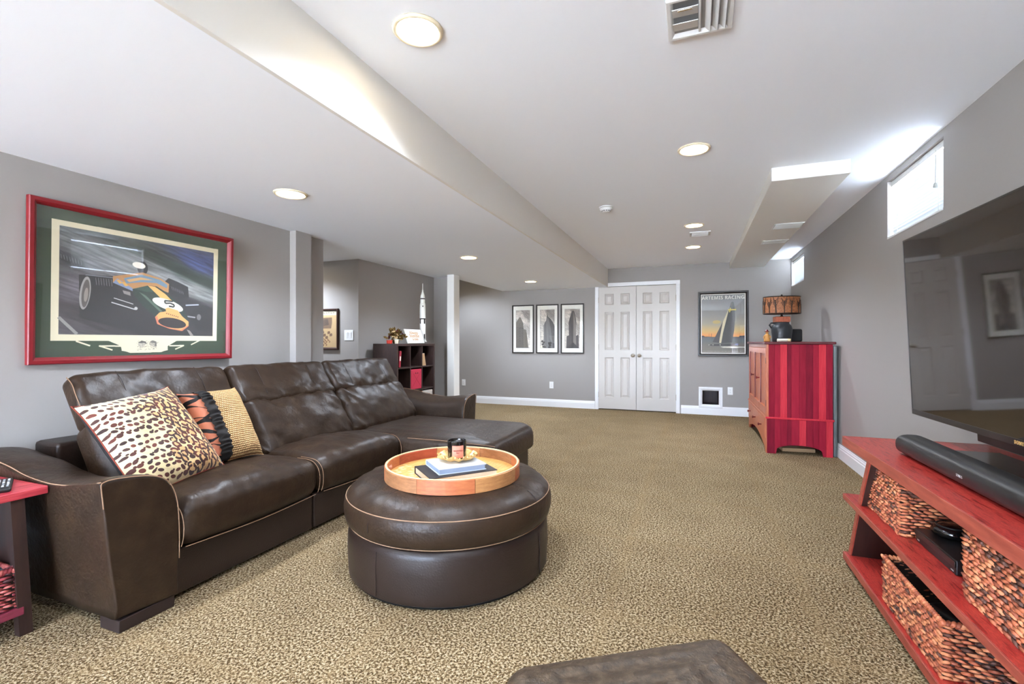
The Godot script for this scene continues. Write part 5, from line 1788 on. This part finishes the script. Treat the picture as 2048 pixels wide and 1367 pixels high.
# ------------------------------------------------------------------ red armoire and what stands on it
func build_armoire() -> void:
	var x0 := 0.683
	var x1 := 1.258
	var z1 := -5.362
	var z0 := -6.985
	var zc := (z0 + z1) / 2
	var base := Vector3((x0 + x1) / 2, 0, zc)
	var t := thing("armoire", "red wooden armoire with three doors and arched feet in the far corner", "armoire", base)
	part(t, "carcass", box(0.525, 0.74, z1 - z0 - 0.07, 0.003), M["armoire_dark"], Vector3(0.973, 0.725, zc) - base)
	part(t, "lower_carcass", box(0.53, 0.25, z1 - z0 - 0.03, 0.003), M["armoire_dark"], Vector3(0.973, 0.225, zc) - base)
	# near end: upright staves of different reds, the low ones cut to an arch
	var widths := [0.07, 0.05, 0.062, 0.036, 0.07, 0.058, 0.06, 0.05, 0.06, 0.057]
	var tone := [1, 0, 2, 3, 0, 1, 3, 0, 2, 1]
	var x := x0 + 0.004
	for k in widths.size():
		var w: float = widths[k] * (x1 - x0 - 0.008) / 0.573
		for z in [z1 - 0.012, z0 + 0.012]:
			part(t, "stave", box(w - 0.0008, 0.736, 0.02, 0.0008), M["armoire_red_%d" % tone[k]], Vector3(x + w / 2, 0.728, z) - base)
			var o := PackedVector2Array()
			var a0 := arch(x - x0)
			o.append(Vector2(-w / 2 + 0.0004, 0.35))
			o.append(Vector2(-w / 2 + 0.0004, a0))
			for q in 5:
				o.append(Vector2(lerpf(-w / 2 + 0.0004, w / 2 - 0.0004, (q + 1) / 5.0), arch(x - x0 + w * (q + 1) / 5.0)))
			o.append(Vector2(w / 2 - 0.0004, 0.35))
			part(t, "stave", prism(o, 0.022), M["armoire_red_%d" % tone[(k + 3) % 10]], Vector3(x + w / 2, 0, z + (0.004 if z > zc else -0.004)) - base)
		x += w
	for z in [z1 + 0.002, z0 - 0.002]:
		part(t, "end_moulding", soft(Vector3(x1 - x0 + 0.016, 0.018, 0.03), 0.006, Vector3i(1, 1, 1), 2), M["armoire_red_2"], Vector3((x0 + x1) / 2, 0.356, z - 0.004) - base)
	part(t, "top", soft(Vector3(x1 - x0 + 0.04, 0.026, z1 - z0 + 0.04), 0.008, Vector3i(1, 1, 1), 2), M["armoire_dark"], Vector3((x0 + x1) / 2, 1.109, zc) - base)
	# front: frame, three panelled doors, three drawers, arched apron
	var fm: Material = M["armoire_lit_front"]
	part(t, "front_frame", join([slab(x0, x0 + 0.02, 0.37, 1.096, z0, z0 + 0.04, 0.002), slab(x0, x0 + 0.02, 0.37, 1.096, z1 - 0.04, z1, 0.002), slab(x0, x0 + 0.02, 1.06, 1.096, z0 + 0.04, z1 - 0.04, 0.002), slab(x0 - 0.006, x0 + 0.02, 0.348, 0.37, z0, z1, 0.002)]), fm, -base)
	var dw := (z1 - z0 - 0.08) / 3.0
	for k in 3:
		var za := z0 + 0.04 + dw * k
		var zb := za + dw
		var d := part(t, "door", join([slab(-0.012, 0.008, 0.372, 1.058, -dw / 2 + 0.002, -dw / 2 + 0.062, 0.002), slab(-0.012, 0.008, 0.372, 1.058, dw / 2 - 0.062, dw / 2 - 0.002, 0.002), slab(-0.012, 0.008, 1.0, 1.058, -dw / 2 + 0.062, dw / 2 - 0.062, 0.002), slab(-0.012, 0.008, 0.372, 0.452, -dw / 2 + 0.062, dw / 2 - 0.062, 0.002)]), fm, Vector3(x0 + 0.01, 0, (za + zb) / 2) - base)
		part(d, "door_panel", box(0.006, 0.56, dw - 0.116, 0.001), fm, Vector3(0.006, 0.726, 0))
		part(d, "recess_edge", box(0.0115, 0.548, 0.004, 0.0006), M["pull_red"], Vector3(-0.004, 0.726, -dw / 2 + 0.064))
		if k > 0:
			part(d, "knob", pull_shape(), M["pull_red"], Vector3(-0.012, 0.725, -dw / 2 + 0.03 + (0.0 if k == 2 else 0.0)))
		for y in [0.5, 0.93]:
			if k == 2:
				part(d, "hinge", box(0.006, 0.06, 0.012, 0.001), M["bronze_dark"], Vector3(-0.010, y, dw / 2 + 0.012))
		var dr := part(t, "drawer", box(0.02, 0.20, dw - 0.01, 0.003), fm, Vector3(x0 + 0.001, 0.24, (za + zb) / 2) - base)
		part(dr, "knob", pull_shape(), M["pull_red"], Vector3(-0.01, 0.0, -dw * 0.03))
	var ap := PackedVector2Array([Vector2(-(z1 - z0) / 2, 0.348), Vector2(-(z1 - z0) / 2, 0.0), Vector2(-(z1 - z0) / 2 + 0.09, 0.0)])
	for k in 13:
		var u := -1.0 + 2.0 * k / 12
		ap.append(Vector2(u * ((z1 - z0) / 2 - 0.13), 0.045 + 0.075 * (1 - u * u)))
	ap.append_array(PackedVector2Array([Vector2((z1 - z0) / 2 - 0.09, 0.0), Vector2((z1 - z0) / 2, 0.0), Vector2((z1 - z0) / 2, 0.348)]))
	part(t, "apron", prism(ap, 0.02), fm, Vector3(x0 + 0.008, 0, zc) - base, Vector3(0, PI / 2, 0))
	var u := thing("flat_box", "thin tan box lying under the armoire", "box", Vector3(0.985, 0.0, -5.62), 0.1)
	part(u, "carton", box(0.3, 0.035, 0.2, 0.003), M["tan_card"], Vector3(0, 0.0175, 0))
	# grey tube standing between armoire and wall
	u = thing("grey_tube", "tall grey tube standing between the armoire and the right wall", "tube", Vector3(1.283, 0, -5.42))
	part(u, "body", lathe([Vector2(0, 0), Vector2(0.02, 0), Vector2(0.021, 0.004), Vector2(0.021, 1.075), Vector2(0.02, 1.08), Vector2(0.0165, 1.08), Vector2(0.0165, 1.06), Vector2(0, 1.06)], 24), M["tube_grey"])
	build_lamp(Vector3(0.925, 1.1222, -6.06))
	var s := thing("small_speaker", "black rounded box-shaped speaker behind the lamp on the armoire", "speaker", Vector3(1.088, 1.1222, -6.25), deg_to_rad(8))
	part(s, "cabinet", soft(Vector3(0.135, 0.148, 0.09), 0.022, Vector3i(2, 2, 2), 4), M["black_satin"], Vector3(0, 0.074, 0))
	part(s, "grille", soft(Vector3(0.115, 0.128, 0.006), 0.003, Vector3i(1, 1, 1), 2), M["black_matte"], Vector3(0, 0.074, 0.0445))
	# little standing figure, a bowl brim on its head
	var g := thing("figurine", "small golden standing figurine at the armoire's front edge left of the lamp", "figurine", Vector3(0.765, 1.1222, -5.96))
	part(g, "body", lathe([Vector2(0, 0), Vector2(0.03, 0), Vector2(0.034, 0.012), Vector2(0.028, 0.03), Vector2(0.022, 0.055), Vector2(0.024, 0.075), Vector2(0.014, 0.088), Vector2(0.012, 0.094), Vector2(0.017, 0.106), Vector2(0.013, 0.122), Vector2(0, 0.128)], 18), M["figurine_gold"])
	part(g, "hat", lathe([Vector2(0, 0.112), Vector2(0.026, 0.112), Vector2(0.028, 0.115), Vector2(0.014, 0.12), Vector2(0.012, 0.134), Vector2(0, 0.138)], 18), M["pull_red"])
	part(g, "arm", tube([Vector3(-0.02, 0.076, 0), Vector3(-0.036, 0.05, 0.008), Vector3(-0.03, 0.03, 0.016)], 0.006, 6), M["figurine_gold"])
	part(g, "arm", tube([Vector3(0.02, 0.076, 0), Vector3(0.036, 0.054, 0.008), Vector3(0.026, 0.04, 0.02)], 0.006, 6), M["figurine_gold"])
	var w2 := thing("white_roll", "small cream paper roll lying in front of the lamp on the armoire", "paper roll", Vector3(0.875, 1.1222, -5.82), deg_to_rad(4))
	part(w2, "roll", lathe([Vector2(0, -0.05), Vector2(0.016, -0.05), Vector2(0.017, -0.048), Vector2(0.017, 0.048), Vector2(0.016, 0.05), Vector2(0, 0.05)], 18), M["page_cream"], Vector3(0.02, 0.017, 0), Vector3(0, 0, PI / 2))
	part(w2, "end_cap", lathe([Vector2(0, 0), Vector2(0.0175, 0), Vector2(0.0175, 0.03), Vector2(0, 0.03)], 18), M["flower_pale"], Vector3(0.10, 0.0175, 0), Vector3(0, 0, PI / 2))

func arch(u: float) -> float:
	var s := clampf((u - 0.085) / (0.573 - 0.17), 0.0, 1.0)
	return 0.0 if s <= 0.0 or s >= 1.0 else 0.035 + 0.06 * sqrt(1.0 - pow(2.0 * s - 1.0, 2.0))

func pull_shape() -> ArrayMesh:
	if not meshes.has("pull"):
		meshes["pull"] = join([[lathe([Vector2(0, 0), Vector2(0.008, 0), Vector2(0.006, 0.012), Vector2(0.008, 0.02), Vector2(0.015, 0.026), Vector2(0.015, 0.032), Vector2(0.008, 0.036), Vector2(0, 0.037)], 14), Transform3D(Basis(Vector3.BACK, PI / 2), Vector3.ZERO)]])
	return meshes["pull"]

func build_lamp(at: Vector3) -> void:
	var t := thing("table_lamp", "table lamp with a tree-patterned oval shade and dark jug base on the armoire", "lamp", at, deg_to_rad(6))
	# jug: shouldered, squarish in plan
	var rings := []
	for e in [[0.001, 0.0, 1.0], [0.088, 0.0, 1.0], [0.096, 0.006, 1.0], [0.099, 0.05, 1.0], [0.106, 0.11, 1.0], [0.107, 0.15, 1.0], [0.098, 0.18, 1.0], [0.08, 0.2, 1.0], [0.076, 0.212, 1.0], [0.08, 0.218, 1.0], [0.074, 0.222, 1.0], [0.001, 0.222, 1.0]]:
		var ring := PackedVector3Array()
		for k in 40:
			var a := TAU * k / 40
			ring.append(Vector3(cos(a) * e[0], e[1], sin(a) * e[0] * 0.8))
		rings.append(ring)
	part(t, "jug", loft(rings), M["jug_black"])
	part(t, "jug_handle", tube([Vector3(-0.1, 0.15, 0), Vector3(-0.125, 0.19, 0), Vector3(-0.108, 0.214, 0), Vector3(-0.078, 0.21, 0)], 0.009, 8), M["jug_black"])
	part(t, "wood_neck", soft(Vector3(0.152, 0.062, 0.12), 0.008, Vector3i(1, 1, 1), 2), M["lamp_block"], Vector3(-0.002, 0.252, 0))
	part(t, "stem", lathe([Vector2(0, 0.28), Vector2(0.022, 0.282), Vector2(0.012, 0.292), Vector2(0.01, 0.31), Vector2(0.016, 0.315), Vector2(0.016, 0.37), Vector2(0.006, 0.375), Vector2(0.005, 0.515), Vector2(0.012, 0.518), Vector2(0.008, 0.532), Vector2(0, 0.536)], 16), M["bronze_dark"])
	# oval shade: mica sheet with bronze rims and cut-out trees standing on it
	var a := 0.186
	var b := 0.12
	var y0 := 0.318
	var y1 := 0.505
	part(t, "shade", shade_sheet(a, b, y0, y1), M["mica"])
	for y in [y0, y1]:
		var l := []
		for k in 49:
			l.append(Vector3(cos(TAU * k / 48) * (a + 0.001), y, sin(TAU * k / 48) * (b + 0.001)))
		part(t, "shade_rim", tube(l, 0.006, 6), M["bronze_dark"])
	for y in [y0 + 0.012, y1 - 0.004]:
		part(t, "spider", tube([Vector3(-a, y, 0), Vector3(a, y, 0)], 0.003, 5), M["bronze_dark"])
	var r := RandomNumberGenerator.new()
	r.seed = 31
	for k in 14:
		var ang := TAU * (k + 0.5 + r.randf_range(-0.2, 0.2)) / 14
		var list := []
		var lean := r.randf_range(-0.06, 0.06)
		var top := r.randf_range(0.1, 0.16)
		list.append([tube([on_shade(ang, a, b, y0), on_shade(ang + lean * 0.4, a, b, y0 + top * 0.6), on_shade(ang + lean, a, b, y0 + top)], r.randf_range(0.004, 0.007), 5), Vector3.ZERO])
		for q in 6:
			var s := -1.0 if q % 2 else 1.0
			var yy := y0 + top * (0.45 + 0.09 * q)
			list.append([tube([on_shade(ang + lean * 0.5, a, b, yy), on_shade(ang + lean * 0.5 + s * 0.09, a, b, yy + 0.03), on_shade(ang + lean * 0.5 + s * r.randf_range(0.1, 0.2), a, b, minf(yy + 0.06, y1))], 0.0022, 4), Vector3.ZERO])
		part(t, "tree_cutout", join(list), M["bronze_dark"])

func on_shade(ang: float, a: float, b: float, y: float) -> Vector3:
	return Vector3(cos(ang) * (a + 0.0035), y, sin(ang) * (b + 0.0035))

func shade_sheet(a: float, b: float, y0: float, y1: float) -> ArrayMesh:
	var rings := []
	for e in [[0.0, y0], [0.0, y1], [-0.003, y1], [-0.003, y0], [0.0, y0]]:
		var ring := PackedVector3Array()
		for k in 48:
			ring.append(Vector3(cos(TAU * k / 48) * (a + e[0]), e[1], sin(TAU * k / 48) * (b + e[0])))
		rings.append(ring)
	return loft(rings, false, false)

# ------------------------------------------------------------------ cube bookcase and what stands on it
func build_bookcase() -> void:
	var xf := -3.05
	var xb := -3.37
	var z1 := -4.37
	var z0 := -5.18
	var h := 1.1
	var xc := (xf + xb) / 2
	var base := Vector3(xc, 0, (z0 + z1) / 2)
	var t := thing("cube_bookcase", "dark brown open cube bookcase behind the sofa's far arm", "bookcase", base)
	var em: Material = M["espresso"]
	for z in [z0 + 0.0125, z1 - 0.0125]:
		part(t, "side_panel", box(xf - xb, h - 0.026, 0.025, 0.0015), em, Vector3(xc, (h - 0.026) / 2, z) - base)
	part(t, "top_panel", box(xf - xb, 0.026, z1 - z0, 0.0015), em, Vector3(xc, h - 0.013, (z0 + z1) / 2) - base)
	part(t, "bottom_panel", box(xf - xb - 0.01, 0.026, z1 - z0 - 0.05, 0.0015), em, Vector3(xc - 0.004, 0.013, (z0 + z1) / 2) - base)
	var cell := (z1 - z0 - 0.05) / 3.0
	for k in [1, 2]:
		part(t, "divider", box(xf - xb - 0.012, h - 0.052, 0.014, 0.001), em, Vector3(xc - 0.005, h / 2, z0 + 0.025 + cell * k) - base)
	for y in [0.285, 0.555, 0.825]:
		part(t, "shelf", box(xf - xb - 0.01, 0.015, z1 - z0 - 0.05, 0.001), em, Vector3(xc - 0.004, y, (z0 + z1) / 2) - base)
	part(t, "back_panel", box(0.005, h - 0.03, z1 - z0 - 0.04, 0.001), M["espresso_inner"], Vector3(xb + 0.004, h / 2 - 0.01, (z0 + z1) / 2) - base)
	# what is in the cubes
	var b := thing("red_binder", "dark red binder leaning in the bookcase's top left cube", "binder", Vector3(-3.15, 0.8350, -4.432))
	part(b, "cover", box(0.2, 0.185, 0.035, 0.003), M["red_cover"], Vector3(0, 0.0925, 0), Vector3(deg_to_rad(-6), 0, 0))
	part(b, "spine_label", box(0.002, 0.05, 0.02, 0.0005), M["page_cream"], Vector3(0.1005, 0.1, 0.0), Vector3(deg_to_rad(-6), 0, 0))
	b = thing("tan_box", "narrow tan card box leaning in the bookcase's top right cube", "box", Vector3(-3.12, 0.8328, -4.965))
	part(b, "carton", prism(PackedVector2Array([Vector2(-0.045, 0), Vector2(0.045, 0), Vector2(0.008, 0.145), Vector2(-0.034, 0.145)]), 0.05), M["tan_card"], Vector3(0.02, 0, 0), Vector3(0, PI / 2, 0))
	part(b, "lid", box(0.052, 0.004, 0.044, 0.001), M["page_cream"], Vector3(0.02, 0.147, 0.012))
	for e in [["red fabric storage bin in the middle of the bookcase", -4.775, 0.563, "red_fabric"], ["pale grey fabric storage bin low in the bookcase's right column", -5.03, 0.293, "grey_fabric"]]:
		var q := thing("storage_bin", e[0], "storage bin", Vector3(-3.185, e[2], e[1]), 0.0, "fabric storage bins")
		part(q, "fabric_box", soft(Vector3(0.25, 0.235, 0.226), 0.008, Vector3i(2, 4, 4), 2), M[e[3]], Vector3(0, 0.118, 0))
		for s in [-0.022, 0.022]:
			part(q, "grommet", tube([Vector3(0.128, 0.185, s - 0.009), Vector3(0.13, 0.196, s), Vector3(0.128, 0.185, s + 0.009)], 0.003, 5), M["armoire_dark"])
		part(q, "seam_cross", join([[tube([Vector3(0.1275, 0.02, -0.1), Vector3(0.128, 0.215, 0.1)], 0.0012, 4), Vector3.ZERO], [tube([Vector3(0.1275, 0.02, 0.1), Vector3(0.128, 0.215, -0.1)], 0.0012, 4), Vector3.ZERO]]), M["red_cover"] if e[3] == "red_fabric" else M["grey_slot"])
	# on top
	var c := thing("red_candle", "small red candle in a glass cup at the left end of the bookcase top", "candle", Vector3(-3.2, h + 0.0003, -4.44))
	part(c, "cup", lathe([Vector2(0, 0), Vector2(0.026, 0), Vector2(0.03, 0.004), Vector2(0.034, 0.04), Vector2(0.0325, 0.041), Vector2(0.028, 0.02), Vector2(0, 0.018)], 24), M["candle_red"])
	part(c, "wick", tube([Vector3(0, 0.017, 0), Vector3(0.001, 0.03, 0)], 0.0012, 5), M["black_matte"])
	c = thing("glass_votive", "small pale votive cup in front of the dried flowers on the bookcase", "votive", Vector3(-3.13, h + 0.0003, -4.475))
	part(c, "cup", lathe([Vector2(0, 0), Vector2(0.018, 0), Vector2(0.022, 0.03), Vector2(0.024, 0.05), Vector2(0.021, 0.05), Vector2(0.018, 0.008), Vector2(0, 0.008)], 20), M["wax_cream"])
	# dried flower arrangement
	var fl := thing("flower_arrangement", "small bushy arrangement of dried bronze leaves and flowers on the bookcase", "dried flowers", Vector3(-3.2, h + 0.0003, -4.56))
	part(fl, "pot", lathe([Vector2(0, 0), Vector2(0.03, 0), Vector2(0.04, 0.03), Vector2(0.036, 0.046), Vector2(0, 0.044)], 20), M["leaf_bronze"])
	var r := RandomNumberGenerator.new()
	r.seed = 12
	for k in 80:
		var a := r.randf() * TAU
		var e := r.randf_range(0.05, 1.45)
		var d := Vector3(cos(a) * cos(e), sin(e), sin(a) * cos(e))
		var p := Vector3(0, 0.045, 0) + d * r.randf_range(0.03, 0.105)
		var bs := Basis.looking_at(d, Vector3(0.3, 0.2, 0.9).normalized())
		var l := part(fl, "leaf" if k % 3 else "flower", leaf_blade() if k % 3 else flower_head(), [M["leaf_olive"], M["leaf_bronze"], M["leaf_bronze"]][k % 3] if k % 3 else (M["flower_pale"] if k % 2 else M["armoire_dark"]), p)
		l.basis = bs
	# white sign with gold script leaning back
	var sg := thing("word_sign", "white card sign with gold script lettering leaning on the bookcase top", "sign", Vector3(-3.112, h + 0.003, -4.852))
	sg.basis = Basis(Vector3.UP, PI / 2) * Basis(Vector3.RIGHT, deg_to_rad(-20))
	part(sg, "card", box(0.36, 0.178, 0.014, 0.002), M["mat_white"], Vector3(0, 0.089, 0.0))
	var words := [["Always", 0.052, "Droid Serif", 0.132], ["humble", 0.054, "Droid Serif", 0.092], ["& KIND", 0.036, "Droid Sans", 0.048]]
	for w in words:
		part(sg, "gold_lettering", lettering(w[0], w[1], 0.001, w[2], true), M["figurine_gold"], Vector3(0.0, w[3], 0.0075))
	build_rocket(Vector3(-3.2, h + 0.0003, -5.135))

func leaf_blade() -> ArrayMesh:
	if not meshes.has("blade"):
		var rings := []
		for e in [[0.0, 0.001], [-0.014, 0.010], [-0.032, 0.013], [-0.052, 0.001]]:
			rings.append(PackedVector3Array([Vector3(-e[1], 0.002, e[0]), Vector3(0, -0.0012, e[0]), Vector3(e[1], 0.002, e[0]), Vector3(0, 0.0012, e[0])]))
		meshes["blade"] = loft(rings)
	return meshes["blade"]

func flower_head() -> ArrayMesh:
	if not meshes.has("flower"):
		var list := []
		for k in 6:
			list.append([leaf_blade(), Transform3D(Basis(Vector3.FORWARD, TAU * k / 6) * Basis(Vector3.RIGHT, 1.0) * Basis.from_scale(Vector3(1, 1, 0.5)), Vector3.ZERO)])
		list.append([lathe([Vector2(0, -0.004), Vector2(0.005, 0), Vector2(0, 0.005)], 8), Vector3.ZERO])
		meshes["flower"] = join(list)
	return meshes["flower"]

func build_rocket(at: Vector3) -> void:
	var t := thing("model_rocket", "tall white and black model rocket standing on the bookcase", "model rocket", at)
	var wm: Material = M["rocket_white"]
	var bm: Material = M["rocket_black"]
	part(t, "first_stage", lathe([Vector2(0, 0.03), Vector2(0.037, 0.03), Vector2(0.037, 0.31), Vector2(0.037, 0.31), Vector2(0, 0.31)], 28), wm)
	part(t, "second_stage", lathe([Vector2(0, 0.31), Vector2(0.037, 0.31), Vector2(0.037, 0.48), Vector2(0.031, 0.51), Vector2(0, 0.51)], 28), wm)
	part(t, "third_stage", lathe([Vector2(0, 0.51), Vector2(0.0295, 0.51), Vector2(0.0295, 0.572), Vector2(0, 0.572)], 28), wm)
	part(t, "nose_cone", lathe([Vector2(0, 0.572), Vector2(0.0295, 0.572), Vector2(0.027, 0.6), Vector2(0.012, 0.648), Vector2(0.009, 0.655), Vector2(0.009, 0.672), Vector2(0.0045, 0.684), Vector2(0.0035, 0.755), Vector2(0, 0.762)], 24), wm)
	for e in [[0.0375, 0.305, 0.318], [0.0300, 0.558, 0.570]]:
		part(t, "black_band", lathe([Vector2(0, e[1]), Vector2(e[0], e[1]), Vector2(e[0], e[2]), Vector2(0, e[2])], 28), bm)
	for k in 4:
		var a := TAU * k / 4 + 0.35
		part(t, "black_panel", curved_patch(0.0376, a, 0.5, 0.25, 0.306), bm)
		part(t, "black_panel", curved_patch(0.0376, a, 0.5, 0.04, 0.12), bm)
		part(t, "black_panel", curved_patch(0.0376, a + 0.6, 0.3, 0.46, 0.478), bm)
		part(t, "fin", prism(PackedVector2Array([Vector2(0.034, 0.07), Vector2(0.034, 0.028), Vector2(0.064, 0.02), Vector2(0.05, 0.04)]), 0.004), wm, Vector3.ZERO, Vector3(0, a + 0.78, 0))
		part(t, "engine_bell", lathe([Vector2(0, 0.03), Vector2(0.006, 0.03), Vector2(0.012, 0.002), Vector2(0.01, 0.0), Vector2(0, 0.01)], 12), M["leaf_bronze"], Vector3(cos(a) * 0.022, 0, sin(a) * 0.022))
	var d := part(t, "stand", lathe([Vector2(0, 0), Vector2(0.012, 0), Vector2(0.01, 0.03), Vector2(0, 0.03)], 12), M["leaf_bronze"])
	d.name = "engine_bell_centre"

func curved_patch(r: float, a: float, wide: float, y0: float, y1: float) -> ArrayMesh:
	var rings := []
	for k in 7:
		var q := a + wide * (k / 6.0 - 0.5)
		rings.append(PackedVector3Array([Vector3(cos(q) * r, y0, sin(q) * r), Vector3(cos(q) * r, y1, sin(q) * r), Vector3(cos(q) * (r - 0.002), y1, sin(q) * (r - 0.002)), Vector3(cos(q) * (r - 0.002), y0, sin(q) * (r - 0.002))]))
	return loft(rings, true)
